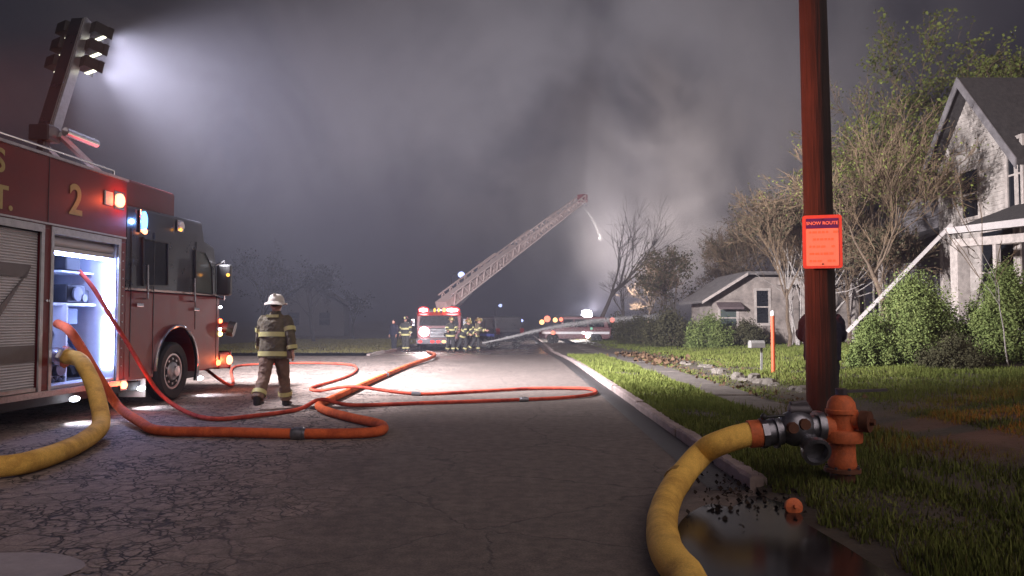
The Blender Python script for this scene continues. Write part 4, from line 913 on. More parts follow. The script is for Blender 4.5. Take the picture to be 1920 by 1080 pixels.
T_('hazy bushy tree beside the dim left house', 590, 52, 8.0, .16, 73, fork=.3, spread=.5, levels=5, leaf=2, leafmat='dark_leaf', leafsize=.08, bark='branch_dim', twigmat='branch_dim')
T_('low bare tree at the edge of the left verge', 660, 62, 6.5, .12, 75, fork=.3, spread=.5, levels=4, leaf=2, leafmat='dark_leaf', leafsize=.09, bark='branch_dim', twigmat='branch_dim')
T_('smooth thin sapling in front of the right evergreen', 1890, 16.6, 2.6, .018, 81, fork=.8, spread=.3, levels=2, bark='pale_bark', kids=2)

def bush(label, loc, rx, ry_, h, seed, m='evergreen', n=9000, leaf=.05, pointy=1.0, group='shrubs in the yard', name='shrub'):
    rd = np.random.default_rng(seed); root = thing(name, label, 'shrub', loc, 0, group)
    # clumps: each an upright spray of small leaf faces
    V = []
    nc = 70
    for c in range(nc):
        t = rd.uniform(.02, 1); a = rd.uniform(0, 2 * np.pi)
        prof = (np.sin(np.pi * min(t * .62 + .30, 1)) ** .8) * (1 - t ** (2.6 / pointy) * .72)
        rad = prof * rd.uniform(.62, 1.0)
        cx_, cy_, cz_ = rx * rad * np.cos(a), ry_ * rad * np.sin(a), h * t * .96
        k = n // nc; cs = rd.uniform(.16, .34) * (rx + ry_) / 2.4
        pts = rd.normal(0, 1, (k, 3)) * np.array([cs * .6, cs * .6, cs * .95]) + np.array([cx_, cy_, cz_])
        pts[:, 2] = np.abs(pts[:, 2])
        nr = rd.normal(0, 1, (k, 3)) + np.array([np.cos(a), np.sin(a), .6]); nr /= np.linalg.norm(nr, axis=1)[:, None]
        ax = np.cross(nr, rd.normal(0, 1, (k, 3))); ax /= np.linalg.norm(ax, axis=1)[:, None]; ay = np.cross(nr, ax)
        s = leaf * rd.uniform(.5, 1.3, (k, 1))
        V.append(np.stack([pts - ax * s, pts - ay * s * .5, pts + ax * s, pts + ay * s * .5], 1).reshape(-1, 3))
    V = np.concatenate(V); np_mesh('crown', V, np.arange(len(V)).reshape(-1, 4), m, root)
    st_ = MB(); r2 = random.Random(seed)
    for k in range(6): a = 2 * math.pi * k / 6 + .3; st_.tube([(0, 0, -.1), (rx * .2 * math.cos(a), ry_ * .2 * math.sin(a), h * .35), (rx * .4 * math.cos(a), ry_ * .4 * math.sin(a), h * .7)], [.045, .03, .012], 6)
    st_.build('trunk', 'bark', root, True); return root
def B_(label, px, Y, rx, h, seed, **k):
    x = at(px, Y); return bush(label, (x, Y, tz(x, Y)), rx, rx * .9, h, seed, **k)
B_('broad green evergreen shrub with the gutter falling behind it', 1712, 18.6, 1.22, 1.85, 1, n=70000, leaf=.032)
B_('green evergreen shrub with a pale sapling in front', 1885, 18.0, 1.0, 2.1, 2, n=60000, leaf=.032)
B_('low shrub at the foot of the broad evergreen', 1632, 18.2, .52, 1.1, 3, n=20000, leaf=.03)
B_('low ragged weeds between the two evergreens', 1790, 16.8, .75, .5, 4, n=12000, leaf=.03, m='dull_leaf')
B_('dark green shrub at the left corner of the cottage', 1330, 34.2, 1.1, 1.25, 5, n=12000, leaf=.05, m='evergreen')
B_('brown leafy shrub below the cottage window', 1400, 34.0, .9, .95, 6, n=10000, leaf=.05, m='dull_leaf')
B_('dark shrub under the leafy tree by the street', 1255, 38, 1.5, 1.4, 7, n=12000, leaf=.06, m='dull_leaf')
B_('dull shrub beside the water jet', 1200, 44, 1.5, 1.2, 8, n=10000, leaf=.06, m='dull_leaf')
B_('low dull shrub at the end of the sidewalk', 1160, 52, 1.6, 1.3, 9, n=5000, leaf=.09, m='dull_leaf')

# ================================================================== PEOPLE
def rotx(a): return Matrix.Rotation(a, 4, 'X')
def person(name, label, loc, rz, outfit, legs=((12, 10), (-14, 18)), arms=((8, 12, 18), (-6, 12, 22)), lean=3, vox=.012, h=1.0, group=None, crouch=0):
    """legs: (hip swing, knee bend) left,right; arms: (swing, abduction, elbow) left,right. Faces +Y."""
    root = thing(name, label, 'person', loc, rz, group)
    hipz = .93
    J = {}
    for sd, (a, k) in zip((-1, 1), legs):
        a = R(a); k = R(k); hp = Vector((.095 * sd, 0, hipz)); kn = hp + .43 * Vector((.02 * sd, math.sin(a), -math.cos(a))); an = kn + .43 * Vector((0, math.sin(a - k), -math.cos(a - k)))
        J[sd] = (hp, kn, an)
    low = min(J[s][2].z for s in (-1, 1)); dz = .085 - low
    for s in J: J[s] = tuple(p + Vector((0, 0, dz)) for p in J[s])
    piv = Vector((0, 0, hipz + dz)); LM = Matrix.Translation(piv) @ rotx(-R(lean)) @ Matrix.Translation(-piv) @ Matrix.Translation((0, 0, dz))
    U = lambda p: LM @ Vector(p)
    Aj = {}
    for sd, (sw_a, ab, eb) in zip((-1, 1), arms):
        sw_a, ab, eb = R(sw_a), R(ab), R(eb); sh = Vector((.20 * sd, 0, 1.44)); d = Vector((math.sin(ab) * sd, math.sin(sw_a) * math.cos(ab), -math.cos(sw_a) * math.cos(ab)))
        el_ = sh + .29 * d; d2 = Vector((math.sin(ab) * sd * .6, math.sin(sw_a + eb) * math.cos(ab), -math.cos(sw_a + eb) * math.cos(ab))).normalized(); wr_ = el_ + .26 * d2
        Aj[sd] = (U(sh), U(el_), U(wr_), (LM.to_3x3() @ d2).normalized())
    def remesh(o, v):
        m_ = o.modifiers.new('remesh', 'REMESH'); m_.mode = 'VOXEL'; m_.voxel_size = v; m_.use_smooth_shade = True
        s_ = o.modifiers.new('smooth', 'SMOOTH'); s_.factor = .5; s_.iterations = 3; return o
    # body: head, neck, arms, hands, legs in one surface
    bd = MB(); hc = Vector((0, .015, 1.655))
    bd.ball(U(hc), (.077, .097, .118), 16, 10).ball(U((0, .05, 1.60)), (.055, .055, .06), 12, 8).tube([U((0, -.01, 1.42)), U((0, .0, 1.60))], [.065, .058], 10)
    bd.tube([U((0, .105, 1.675)), U((0, .125, 1.632))], [.011, .017], 8)
    for sd in (-1, 1): bd.ball(U((.08 * sd, .0, 1.65)), (.014, .022, .032), 8, 6)
    bd.loft([[U((rx_ * math.cos(a), ry_ * math.sin(a), z)) for a in [2 * math.pi * k / 14 for k in range(14)]] for rx_, ry_, z in ((.15, .10, .90), (.15, .10, 1.05), (.165, .11, 1.25), (.18, .10, 1.40), (.07, .07, 1.48))])
    for sd in (-1, 1):
        sh, el_, wr_, d2 = Aj[sd]; bd.tube([sh, el_, wr_], [.052, .042, .028], 10)
        pc = wr_ + d2 * .055; side = Vector((0, 1, 0)) - d2 * d2.y; side.normalize(); nm = d2.cross(side)
        bd.tube([wr_ - d2 * .01, pc, wr_ + d2 * .095], [(.026, .022), (.042, .018), (.04, .016)], 10)
        for k, fl_ in enumerate((.065, .078, .072, .055)):
            b0 = wr_ + d2 * .088 + side * (.027 - .018 * k); m1 = b0 + d2 * fl_ * .55 - nm * .008 * sd; bd.tube([b0, m1, m1 + d2 * fl_ * .38 - nm * .022 * sd], [.0095, .009, .008], 7)
        t0 = wr_ + d2 * .03 + side * .03; bd.tube([t0, t0 + d2 * .03 + side * .028, t0 + d2 * .058 + side * .03], [.013, .011, .009], 7)
        hp, kn, an = J[sd]; bd.tube([hp, kn, an], [.085, .058, .042], 10); bd.tube([an, an + Vector((0, .10, -.03))], [.04, .035], 8)
    ob_ = bd.build('body', 'skin', root); remesh(ob_, min(vox, .009))
    ey = MB()
    for sd in (-1, 1): ey.ball(U((.03 * sd, .106, 1.665)), .010, 8, 5)
    ey.build('eyes', 'boots', root); MB().tube([U((-.022, .108, 1.592)), U((0, .113, 1.59)), U((.022, .108, 1.592))], .005, 6).build('mouth', 'dark_red_paint', root)
    MB().ball(U((0, -.012, 1.70)), (.084, .098, .092), 14, 8).build('hair', 'hair', root, True)
    # trousers and boots
    tq = MB().ball((0, 0, J[1][0].z + .03), (.18, .135, .13), 16, 8)
    for sd in (-1, 1):
        hp, kn, an = J[sd]; tq.tube([hp + Vector((0, 0, .05)), hp.lerp(kn, .5), kn, kn.lerp(an, .5), an + Vector((0, 0, .02))], [.125, .115, .095, .092, .095], 12)
        bo_ = MB(); bo_.tube([an + Vector((0, 0, .10)), an + Vector((0, 0, -.02)), an + Vector((0, .0, -.075))], [.062, .062, .058], 10)
        bo_.tube([an + Vector((0, -.05, -.04)), an + Vector((0, .06, -.04)), an + Vector((0, .16, -.052)), an + Vector((0, .20, -.058))], [(.05, .045), (.052, .042), (.05, .032), (.03, .024)], 10); remesh(bo_.build('boot', 'boots', root), vox)
    o = tq.build('trousers', outfit['trousers'], root); remesh(o, vox)
    tx_ = bpy.data.textures.new('wrinkles', 'CLOUDS'); tx_.noise_scale = .09
    dpp = o.modifiers.new('wrinkles', 'DISPLACE'); dpp.texture = tx_; dpp.strength = .035
    for sd in (-1, 1):
        pass
    # coat
    prof = ((.245, .175, .83), (.242, .170, 1.0), (.245, .17, 1.18), (.252, .165, 1.34), (.235, .145, 1.43), (.16, .115, 1.49), (.085, .085, 1.52))
    def ring(z, e=0.0):
        for (a0, b0, z0), (a1, b1, z1) in zip(prof, prof[1:]):
            if z0 <= z <= z1: t = (z - z0) / (z1 - z0); return a0 + (a1 - a0) * t + e, b0 + (b1 - b0) * t + e
        return prof[0][0] + e, prof[0][1] + e
    cz0 = outfit.get('hem', .83)
    def band(z0, z1, e):
        rings = []
        for z in np.linspace(z0, z1, max(3, int((z1 - z0) / .06))):
            a, b2 = ring(z, e); rings.append([U((a * math.cos(t), b2 * math.sin(t), z)) for t in [2 * math.pi * k / 28 for k in range(28)]])
        return rings
    co = MB().loft(band(cz0, 1.52, 0)); 
    for sd in (-1, 1):
        sh, el_, wr_, d2 = Aj[sd]; co.tube([sh + Vector((-.05 * sd, 0, .0)), sh.lerp(el_, .3), el_, wr_ - d2 * .02], [.105, .092, .078, .07], 12)
    co.tube([U((0, -.005, 1.46)), U((0, -.01, 1.565))], [.10, .088], 14)
    o = co.build('coat', outfit['coat'], root); remesh(o, vox)
    tx2 = bpy.data.textures.new('folds2', 'CLOUDS'); tx2.noise_scale = .11
    dpp = o.modifiers.new('wrinkles', 'DISPLACE'); dpp.texture = tx2; dpp.strength = .030
    if outfit.get('stripes'):
        for z0, z1 in outfit['stripes']: MB().loft(band(z0, z1, .016), False).build('stripe', 'reflective_yellow', o, True)
        for sd in (-1, 1):
            sh, el_, wr_, d2 = Aj[sd]
            for t in (.55, ): MB().tube([sh.lerp(el_, t), sh.lerp(el_, t + .24)], [.100, .094], 12, False).build('sleeve_stripe', 'reflective_yellow', o, True)
            MB().tube([el_.lerp(wr_, .62), el_.lerp(wr_, .86)], [.084, .082], 12, False).build('sleeve_stripe', 'reflective_yellow', o, True)
            hp, kn, an = J[sd]; MB().tube([kn.lerp(an, .62), kn.lerp(an, .78)], [.112, .112], 14, False).build('cuff_stripe', 'reflective_yellow', root.children[-1] if False else o, True)
        MB().box((-.1, -.150, 1.455), (.1, -.125, 1.50), LM).build('yoke_patch', 'reflective_yellow', o)
        MB().beam(U((.255, -.06, 1.0)), U((.275, -.06, .80)), .06, .13).build('pocket', outfit['trousers'], o)
    if outfit.get('helmet'):
        hx = Matrix(LM) @ Matrix.Translation((0, 0, 0)); he = MB()
        he.loft([[U((r * .98 * math.cos(t), -.0 + r * 1.18 * math.sin(t), z)) for t in [2 * math.pi * k / 24 for k in range(24)]] for r, z in ((.128, 1.70), (.126, 1.735), (.118, 1.775), (.098, 1.81), (.065, 1.835), (.02, 1.845))])
        hm_ = he.build('helmet', outfit['helmet'], root, True)
        br = []
        for rr_, zz_ in ((.12, 1.715), (.172, 1.695), (.172, 1.685), (.12, 1.70)):
            br.append([U((rr_ * math.cos(t), rr_ * (1.45 if math.sin(t) < 0 else 1.15) * math.sin(t) , zz_ - (.035 if math.sin(t) < -.3 and rr_ > .15 else 0))) for t in [2 * math.pi * k / 28 for k in range(28)]])
        MB().loft(br + [br[0]], False).build('brim', outfit['helmet'], hm_, True)
        MB().beam(U((0, -.13, 1.80)), U((0, .13, 1.80)), .02, .09).build('helmet_ridge', outfit['helmet'], hm_)
        MB().beam(U((-.035, .15, 1.76)), U((.035, .15, 1.76)), .01, .10).build('helmet_shield', 'reflective_yellow', hm_)
    root.scale = (h, h, h); return root
FF = dict(coat='coat_cloth', trousers='trouser_tan', helmet='helmet_white', stripes=((.84, .915), (1.15, 1.225)), hem=.80)
q = G(513, 764, 0)
person('person', 'firefighter in turnout gear and white helmet walking away down the road', (q.x, q.y, 0), R(-4), FF, legs=((-20, 16), (20, 6)), arms=((18, 16, 16), (-16, 17, 14)), lean=4, vox=.010, h=1.06)
DK = dict(coat='coat_dark', trousers='coat_dark', helmet='helmet_black', stripes=((.84, .93), (1.15, 1.24)), hem=.80)
DY = dict(coat='coat_dark', trousers='sleeve_dark', helmet='helmet_yellow', stripes=((.84, .93), (1.15, 1.24)), hem=.80)
CV = dict(coat='jacket_navy', trousers='jeans_dark', hem=.86)
def far_person(label, px, Y, rz, outfit, **k):
    x = at(px, Y); return person('person', label, (x, Y, gz(Y)), rz, outfit, vox=.016, **k)
GR = 'firefighters at the ladder truck'
far_person('firefighter with two pale jacket stripes standing left of the ladder truck', 761, 39.5, R(170), DK, legs=((3, 2), (-3, 2)), group=GR, h=1.02)
far_person('figure in plain dark clothes standing by the left kerb', 739, 41, R(150), CV, legs=((3, 2), (-3, 2)), group=GR, h=.95)
far_person('firefighter in striped coat before the ladder truck bumper', 845, 38.5, R(-160), DY, legs=((14, 12), (-12, 10)), arms=((40, 10, 60), (35, 10, 50)), lean=10, group=GR)
far_person('firefighter bending towards the nozzle beside the ladder truck', 868, 38.8, R(-120), DY, legs=((20, 35), (-15, 20)), arms=((50, 8, 40), (45, 8, 45)), lean=28, group=GR)
far_person('firefighter in tan trousers holding the hose of the water jet', 893, 39.2, R(-95), dict(DY, coat='coat_cloth'), legs=((14, 16), (-20, 14)), arms=((45, 8, 50), (40, 8, 55)), lean=12, group=GR, h=.98)
far_person('firefighter with black helmet behind the hose team', 878, 41, R(-140), DK, legs=((4, 3), (-5, 4)), arms=((20, 10, 40), (15, 10, 30)), group=GR)
x = at(1541, 9.75); person('person', 'person in dark navy jacket standing half hidden behind the utility pole', (x, 9.75, .13), R(-20), CV, legs=((3, 2), (-3, 3)), arms=((25, 9, 80), (25, 9, 80)), vox=.014, h=.95)

# ================================================================== LADDER TRUCK
LX = at(823, 41.0); LG = gz(43)
lad = thing('ladder_truck', 'red ladder truck facing down the street with its long ladder raised', 'fire truck', (LX, 41, LG), R(4))
# local: front faces -Y, x right
MB().prism([(0, .35), (0, 1.35), (.12, 1.95), (.35, 2.12), (2.3, 2.12), (2.3, .35)], 'x', -1.22, 1.22).build('cab', 'dark_red_paint', lad, bevel=.05)
MB().add([(-1.08, -.012, 1.38), (1.08, -.012, 1.38), (1.0, .10, 1.93), (-1.0, .10, 1.93), (-1.08, .03, 1.38), (1.08, .03, 1.38), (1.0, .14, 1.93), (-1.0, .14, 1.93)], [(0, 1, 2, 3), (4, 7, 6, 5), (0, 4, 5, 1), (2, 6, 7, 3), (1, 5, 6, 2), (0, 3, 7, 4)]).build('windscreen', 'dark_glass', lad)
for s in (-1, 1):
    MB().box((s * 1.225 - .01, .5, 1.3), (s * 1.225 + .01, 1.1, 1.85)).build('window', 'dark_glass', lad)
    mi = MB().box((s * 1.42 - .11, -.05, 1.35), (s * 1.42 + .11, .06, 1.75)).build('mirror', 'chrome', lad, bevel=.02); MB().beam((s * 1.2, .1, 1.8), (s * 1.42, 0, 1.74), .03).build('mirror_arm', 'chrome', mi)
MB().box((-1.22, -.42, .38), (1.22, .0, .66)).build('bumper', 'cast_iron', lad, bevel=.03)
gr = MB().box((-.5, -.02, .72), (.5, .0, 1.25)).build('grille', 'black_plastic', lad)
for k in range(6): MB().box((-.48, -.04, .76 + k * .08), (.48, -.02, .79 + k * .08)).build('grille_bar', 'chrome', gr)
emit('amber_soft', (1.0, .50, .18), 3.0); emit('head_white', (1, .97, 1), 40); emit('bar_red', (1.0, .07, .07), 2.2); emit('bar_red_hot', (1.0, .72, .75), 24)
MB().box((-1.05, .35, 2.12), (1.05, .65, 2.20)).build('light_bar', 'black_plastic', lad)
for c_, w_, mn in ((-.86, .24, 'bar_red_hot'), (.72, .34, 'bar_red_hot'), (.28, .10, 'lamp_red'), (-.02, .06, 'lamp_amber'), (-.25, .06, 'lamp_amber')):
    MB().ball((c_, .34, 2.24), (w_, .16, .11), 14, 8).build('light_bar_lamp', mn, lad, True)
    if w_ > .2: MB().ball((c_, .40, 2.24), (w_ * 1.28, .16, .19), 14, 8).build('light_bar_halo', 'bar_red', lad, True)  # larger red ball behind the lamp draws its halo
MB().ball((-.80, -.04, 1.05), (.26, .10, .26), 16, 10).build('headlight', 'head_white', lad, True)
MB().ball((.86, -.03, 1.02), (.14, .05, .12), 14, 8).build('headlight', 'chrome', lad, True)
light('SPOT', 'headlight_light', lad, (-.8, -.4, 1.05), 900, (1, .96, .95), .1, aim=(.1, -1, -.12), cone=70, blend=.6)
light('POINT', 'light_bar_light', lad, (-.8, .0, 2.55), 60, (1, .15, .12), .15); light('POINT', 'light_bar_light', lad, (.8, .0, 2.55), 60, (1, .2, .2), .15)
for c_, mn in ((-1.0, 'bar_red'), (-.34, 'bar_red'), (-.02, 'bar_red'), (.28, 'amber_soft')): MB().ball((c_, -.44, .52), (.12, .05, .08), 12, 6).build('bumper_lamp', mn, lad, True)
MB().box((-1.25, 2.4, .5), (1.25, 8.5, 1.85)).build('body', 'red_paint', lad, bevel=.03)
for s in (-1, 1):
    for y_ in (1.2, 6.2, 7.4): wheel(lad, s * 1.22, y_, .5, .3, s)
MB().lathe([(.95, 1.85), (.95, 2.05), (.7, 2.1), (.7, 2.3)], 24, Matrix.Translation((.0, 3.4, 0))).build('turntable', 'aluminium', lad, True)
# ladder: telescoping trussed sections
LMI = (Matrix.Translation((LX, 41, LG)) @ Matrix.Rotation(R(4), 4, 'Z')).inverted()
la = LMI @ P(838, 566, 44.3); lb = LMI @ P(1092, 372, 60)
ld = (lb - la).normalized(); lside = ld.cross(Vector((0, 0, 1))).normalized(); lup = lside.cross(ld).normalized(); LL = (lb - la).length
la = la - lup * .2
for i, (t0, t1, w_, hgt) in enumerate(((0, .34, .95, .66), (.24, .58, .84, .58), (.48, .80, .74, .50), (.72, 1.0, .64, .44))):
    m = MB(); a0 = la + ld * LL * t0; a1 = la + ld * LL * t1; n = int(LL * (t1 - t0) / .42)
    for s in (-1, 1):
        o_ = lside * (w_ / 2 * s); m.beam(a0 + o_, a1 + o_, .09); m.beam(a0 + o_ + lup * hgt, a1 + o_ + lup * hgt, .08)
        for k in range(n):
            p0 = a0.lerp(a1, k / n) + o_; p1 = a0.lerp(a1, (k + 1) / n) + o_
            m.beam(p0 + (lup * hgt if k % 2 else Vector()), p1 + (Vector() if k % 2 else lup * hgt), .07)
    for k in range(n + 1): p0 = a0.lerp(a1, k / n); m.beam(p0 - lside * w_ / 2, p0 + lside * w_ / 2, .05)
    m.build('ladder_section', 'ladder_metal', lad)
MB().beam(la - ld * .6 + lup * .25, la + ld * 9.0 + lup * .25, .78, .42).build('ladder_boom', 'ladder_metal', lad)
MB().beam(la + ld * .4 - lup * .5, la + ld * 3.5 - lup * .15, .2).build('lift_cylinder', 'chrome', lad)
tp_ = la + ld * LL
MB().beam(tp_ - lside * .35 + lup * .2, tp_ + lside * .35 + lup * .2, .5, .6).build('ladder_tip', 'red_paint', lad)
MB().cyl(tp_, tp_ + ld * .5 - lup * .5, .09).build('nozzle', 'chrome', lad)
light('SPOT', 'boom_light', lad, la + Vector((.9, -2.8, 1.2)), 350, (1, .86, .80), .1, aim=(ld - Vector((-.1, -.15, 0))), cone=40, blend=.8)

# ------------------------------------------------------------------ water
def water_mat(name, dens):
    m = bpy.data.materials.new(name); m.use_nodes = True; nt = m.node_tree; nt.nodes.clear(); o = nt.nodes.new('ShaderNodeOutputMaterial'); v = nt.nodes.new('ShaderNodeVolumePrincipled')
    v.inputs['Color'].default_value = (.95, .93, .92, 1); v.inputs['Density'].default_value = dens; v.inputs['Anisotropy'].default_value = .0
    nt.links.new(v.outputs[0], o.inputs['Volume']); MATS[name] = m
water_mat('spray', 1.6); water_mat('stream', 4.0); water_mat('thin_spray', .18)
mat('water_white', (.92, .90, .88), .5, var=.05)
def spray(name, label, pts, spread, n, size, fall=0.0, cat='water jet'):
    pa = np.array([tuple(p) for p in spline(pts, 12)]); m = len(pa); t = rng.uniform(0, 1, n) ** .8 * (m - 1.001); i = t.astype(int); f = (t - i)[:, None]
    base = pa[i] * (1 - f) + pa[i + 1] * f; tan = pa[i + 1] - pa[i]; tan /= np.linalg.norm(tan, axis=1)[:, None]; u_ = (t / m)[:, None]
    sg = spread[0] + (spread[1] - spread[0]) * u_; off = rng.normal(0, 1, (n, 3)) * sg; off[:, 2] -= np.abs(rng.exponential(1, n)) * fall * u_[:, 0]
    c = base + off; c[:, 2] = np.maximum(c[:, 2], -.2)
    L_ = size * rng.uniform(1.0, 4.0, (n, 1)); w_ = size * rng.uniform(.25, .6, (n, 1)); r1 = rng.normal(0, 1, (n, 3)); a_ = np.cross(tan, r1); a_ /= np.linalg.norm(a_, axis=1)[:, None]; b_ = np.cross(tan, a_)
    V = np.stack([c - tan * L_, c + a_ * w_, c + (b_ - a_) * w_ * .7, c + tan * L_], 1).reshape(-1, 3)
    k = np.arange(n)[:, None] * 4; Fc = np.concatenate([k + np.array([[0, 1, 2]]), k + np.array([[3, 2, 1]]), k + np.array([[0, 2, 3]]), k + np.array([[0, 3, 1]])])
    o = np_mesh(name, V, Fc, 'water_white'); tag(o, label, cat, kind='stuff'); return o
n0 = P(905, 643, 39)
spray('water_jet', 'long white water jet arcing from the hose team towards the right', [n0, P(960, 631, 40), P(1030, 614, 42), P(1100, 603, 44), P(1170, 596, 46.5), P(1240, 592, 49)], (.008, .09), 15000, .015, .08)
spray('water_mist', 'faint water mist falling below the long water jet', [n0, P(960, 642, 40), P(1030, 632, 42), P(1110, 622, 44), P(1190, 615, 46.5)], (.10, .60), 4000, .010, .3, 'mist')
spray('water_stream', 'thin white water stream falling from the ladder tip nozzle', [P(1094, 390, 60), P(1107, 405, 60.3), P(1117, 422, 60.6), P(1124, 440, 61), P(1126, 448, 61)], (.03, .11), 420, .015, .04, 'water stream')

# ================================================================== FAR VEHICLES AND LAMPS
def suv(name, label, loc, rz, paint, stripe, L=4.9, Wd=1.95, Hh=1.9, group='vehicles down the street', sc=1.0):
    """local: length along x (front +x), width along y"""
    r = thing(name, label, 'car', loc, rz, group); w = Wd / 2
    prof_ = [(-L / 2, .45), (-L / 2, 1.0), (-L / 2 + .1, 1.15), (L / 2 - 1.6, 1.12), (L / 2 - .2, 1.0), (L / 2, .8), (L / 2, .45)]
    def arc(cx_): return [(cx_ + .42 * math.cos(a), .40 + .40 * math.sin(a)) for a in [math.pi * k / 8 for k in range(9)]]
    prof_ = prof_ + [(L / 2 - .5, .38)] + arc(L / 2 - .95) + arc(-L / 2 + 1.0) + [(-L / 2 + .3, .38)]
    MB().prism(prof_, 'y', -w, w).build('body', paint, r, bevel=.05)
    top = [(-L / 2 + .12, 1.13), (-L / 2 + .3, Hh - .06), (-L / 2 + .6, Hh), (.7, Hh), (.95, Hh - .05), (L / 2 - 1.5, 1.12)]
    MB().prism(top, 'y', -w + .1, w - .1).build('cabin', paint, r, bevel=.05)
    for s in (-1, 1):
        y0 = s * (w - .1)
        for a, c in ((-L / 2 + .45, -.95), (-.85, .0), (.1, .75)): MB().box((a, y0 - .012, 1.2), (c, y0 + .012, Hh - .18)).build('window', 'dark_glass', r)
        MB().box((-L / 2 + .1, s * w - .006, .72), (L / 2 - .2, s * w + .008, .88)).build('stripe', stripe, r)
        for cx_ in (L / 2 - .95, -L / 2 + 1.0):
            xf = Matrix.Translation((cx_, s * w, .37)) @ Matrix.Rotation(-R(90) * s, 4, 'X'); ty = MB().lathe([(.22, -.22), (.34, -.22), (.37, -.17), (.37, -.05), (.34, .0), (.22, 0)], 24, xf).build('wheel', 'rubber', r, True); MB().lathe([(.22, -.03), (.18, -.02), (.05, -.01), (.02, .0)], 16, xf).build('rim', 'chrome', ty, True)
        MB().box((L / 2 - .05, s * .7 - .2, .75), (L / 2 + .02, s * .7 + .2, .93)).build('headlight', 'chrome', r); MB().box((-L / 2 - .02, s * .78 - .12, .85), (-L / 2 + .05, s * .78 + .12, 1.2)).build('tail_light', 'dark_red_paint', r)
    MB().add([(.78, -w + .2, Hh - .08), (.78, w - .2, Hh - .08), (L / 2 - 1.5, w - .16, 1.16), (L / 2 - 1.5, -w + .16, 1.16), (.70, -w + .2, Hh - .12), (.70, w - .2, Hh - .12), (L / 2 - 1.6, w - .16, 1.12), (L / 2 - 1.6, -w + .16, 1.12)], [(0, 1, 2, 3), (4, 7, 6, 5), (0, 4, 5, 1), (1, 5, 6, 2), (2, 6, 7, 3), (3, 7, 4, 0)]).build('windscreen', 'dark_glass', r)
    MB().box((L / 2 - .04, -w + .05, .42), (L / 2 + .1, w - .05, .62)).box((-L / 2 - .1, -w + .05, .42), (-L / 2 + .04, w - .05, .62)).build('bumper', 'black_plastic', r, bevel=.02)
    r.scale = (sc,) * 3; return r
def glow(parent, loc, rad, mn, name): return MB().ball(loc, rad, 14, 8).build(name, mn, parent, True)
Yc = 52; xc = at(1078, Yc); v1 = suv('command_car', 'red command car with amber roof lamps and white side stripe', (xc, Yc, gz(Yc)), R(180 - 6), 'dark_red_paint', 'white_paint')
emit('red_soft', (1.0, .22, .14), 2.2); emit('flood_far', (.95, .95, 1.0), 40); emit('white_soft', (1, .93, .9), 4); emit('green_soft', (.3, .8, .55), .8)
I1 = (Matrix.Translation((xc, Yc, gz(Yc))) @ Matrix.Rotation(R(174), 4, 'Z')).inverted()
MB().box((-.6, -.5, 1.9), (1.3, .5, 1.98)).build('light_bar', 'black_plastic', v1)
for px, py, rad, mn in ((1016, 604, .17, 'amber_soft'), (1026, 598, .22, 'red_soft'), (1041, 600, .16, 'amber_soft'), (1052, 599, .14, 'red_soft'), (1148, 600, .17, 'red_soft'), (1037, 624, .14, 'red_soft'), (1102, 629, .16, 'flood_far'), (1094, 624, .10, 'white_soft'), (1109, 616, .10, 'green_soft')):
    glow(v1, I1 @ P(px, py, Yc - 1.05), rad, mn, 'warning_lamp')
light('POINT', 'roof_lamp_light', v1, (.4, -.8, 2.5), 25, (1, .4, .12), .15)
# floodlight on a mast behind the command car
Yf = 57; fx = at(1100, Yf); fz = gz(Yf); fm = thing('floodlight_mast', 'brilliant white floodlight on a tripod mast behind the command car', 'floodlight', (fx, Yf, fz))
zt = P(1100, 590, Yf).z - fz
MB().cyl((0, 0, .3), (0, 0, zt - .1), .05).build('mast', 'aluminium', fm)
for k in range(3): a = 2.1 * k + .4; MB().cyl((0, 0, .9), (.7 * math.cos(a), .7 * math.sin(a), 0), .03, 8).build('leg', 'aluminium', fm)
MB().box((-.40, -.02, zt - .34), (.40, .16, zt + .34)).build('lamp_housing', 'black_plastic', fm, bevel=.02)
MB().ball((0, -.06, zt), (.40, .16, .38), 16, 10).build('lamp', 'flood_far', fm, True)
light('POINT', 'mast_flood_light', fm, (0, -.6, zt + .1), 4000, (1, .95, .96), .3)
light('SPOT', 'mast_flood_up', fm, (0.3, .4, zt + .3), 24000, (1, .88, .86), .3, aim=(.70, .50, .60), cone=115, blend=.9)
# patrol car beside the hose team
Yp = 46; xp = at(925, Yp); v2 = suv('patrol_car', 'dark patrol car with a blue stripe parked beyond the hose team', (xp, Yp, gz(Yp)), R(115), 'black_paint', 'blue_stripe')
def street_lamp(label, px, py, Y, rad, lightp=0):
    q = P(px, py, Y); s = thing('street_lamp', label, 'street lamp', (q.x - 1.2, Y, gz(Y)), 0, 'street lamps far down the street'); h_ = q.z - gz(Y)
    MB().tube([(0, 0, 0), (0, 0, h_ - .3), (.2, 0, h_ + .1), (1.0, 0, h_ + .22)], [.10, .07, .05, .04], 8).build('lamp_post', 'cast_iron', s, True)
    MB().box((.85, -.15, h_ + .1), (1.5, .15, h_ + .24)).build('lamp_head', 'cast_iron', s, bevel=.03)
    MB().ball((1.2, -.02, h_), (rad, rad, rad * .9), 14, 8).build('lamp', 'street_white', s, True); return s
emit('street_white', (.45, .52, 1.0), 2.6)
street_lamp('lit blue white street lamp left of the raised ladder', 865, 515, 92, .42)
street_lamp('tiny lit street lamp far off below the raised ladder', 938, 573, 170, .42)
street_lamp('dim low lamp far off beside the command car', 978, 601, 120, .28)

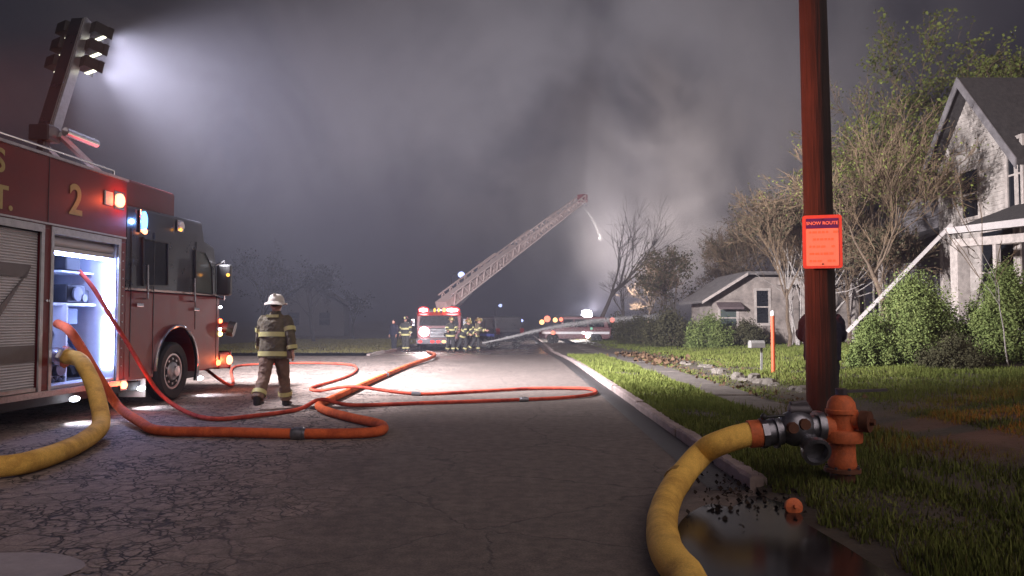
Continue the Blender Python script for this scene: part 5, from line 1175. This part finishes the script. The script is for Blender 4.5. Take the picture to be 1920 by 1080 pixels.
# ================================================================== AIR
def hazebox():
    mt_ = bpy.data.materials.new('haze'); mt_.use_nodes = True; nt = mt_.node_tree; nt.nodes.clear(); o = nt.nodes.new('ShaderNodeOutputMaterial'); v = nt.nodes.new('ShaderNodeVolumePrincipled')
    v.inputs['Color'].default_value = (.31, .315, .40, 1); v.inputs['Density'].default_value = HAZE_DENSITY; v.inputs['Anisotropy'].default_value = .25
    nt.links.new(v.outputs[0], o.inputs['Volume']); MATS['haze'] = mt_
    ob = MB().box((-640, -140, -1.5), (640, 940, 42)).build('haze', 'haze'); tag(ob, kind='stuff')
hazebox()

def smoke(label, loc, rad, scale, dens, lo, hi, col, seed):
    m = bpy.data.materials.new('smoke'); m.use_nodes = True; nt = m.node_tree; nt.nodes.clear(); L = nt.links.new
    o = nt.nodes.new('ShaderNodeOutputMaterial'); v = nt.nodes.new('ShaderNodeVolumePrincipled'); tc = nt.nodes.new('ShaderNodeTexCoord')
    mp_ = nt.nodes.new('ShaderNodeMapping'); mp_.inputs['Rotation'].default_value = (0, R(28), 0); mp_.inputs['Location'].default_value = (seed * 13.7, seed * 5.1, seed * 3.3); mp_.inputs['Scale'].default_value = (1.15, 1, .85); L(tc.outputs['Object'], mp_.inputs[0])
    n = nt.nodes.new('ShaderNodeTexNoise'); n.inputs['Scale'].default_value = scale; n.inputs['Detail'].default_value = 5; n.inputs['Roughness'].default_value = .6; n.inputs['Distortion'].default_value = 1.1
    L(mp_.outputs[0], n.inputs['Vector'])
    mr = nt.nodes.new('ShaderNodeMapRange'); mr.interpolation_type = 'SMOOTHSTEP'; mr.inputs['From Min'].default_value = lo; mr.inputs['From Max'].default_value = hi
    L(n.outputs['Fac'], mr.inputs['Value'])
    sc = nt.nodes.new('ShaderNodeVectorMath'); sc.operation = 'DIVIDE'; sc.inputs[1].default_value = rad; L(tc.outputs['Object'], sc.inputs[0])
    ln = nt.nodes.new('ShaderNodeVectorMath'); ln.operation = 'LENGTH'; L(sc.outputs[0], ln.inputs[0])
    fo = nt.nodes.new('ShaderNodeMapRange'); fo.interpolation_type = 'SMOOTHSTEP'; fo.inputs['From Min'].default_value = 1; fo.inputs['From Max'].default_value = .35; L(ln.outputs['Value'], fo.inputs['Value'])
    mu = nt.nodes.new('ShaderNodeMath'); mu.operation = 'MULTIPLY'; L(mr.outputs[0], mu.inputs[0]); L(fo.outputs[0], mu.inputs[1])
    m2 = nt.nodes.new('ShaderNodeMath'); m2.operation = 'MULTIPLY'; m2.inputs[1].default_value = dens; L(mu.outputs[0], m2.inputs[0])
    L(m2.outputs[0], v.inputs['Density']); v.inputs['Color'].default_value = (*col, 1); v.inputs['Anisotropy'].default_value = .1
    L(v.outputs[0], o.inputs['Volume']); MATS['smoke'] = m
    ob = MB().ball((0, 0, 0), rad, 24, 14).build('smoke', 'smoke'); ob.location = loc; tag(ob, label, 'smoke', kind='stuff')
smoke('pale smoke drifting up behind the trees from the fire', (13, 72, 17), (26, 18, 17), .07, .26, .44, .66, (.80, .76, .75), 0)
smoke('thin smoke bank spreading over the street', (-2, 52, 20), (42, 24, 18.5), .055, .085, .44, .64, (.80, .79, .84), 3)
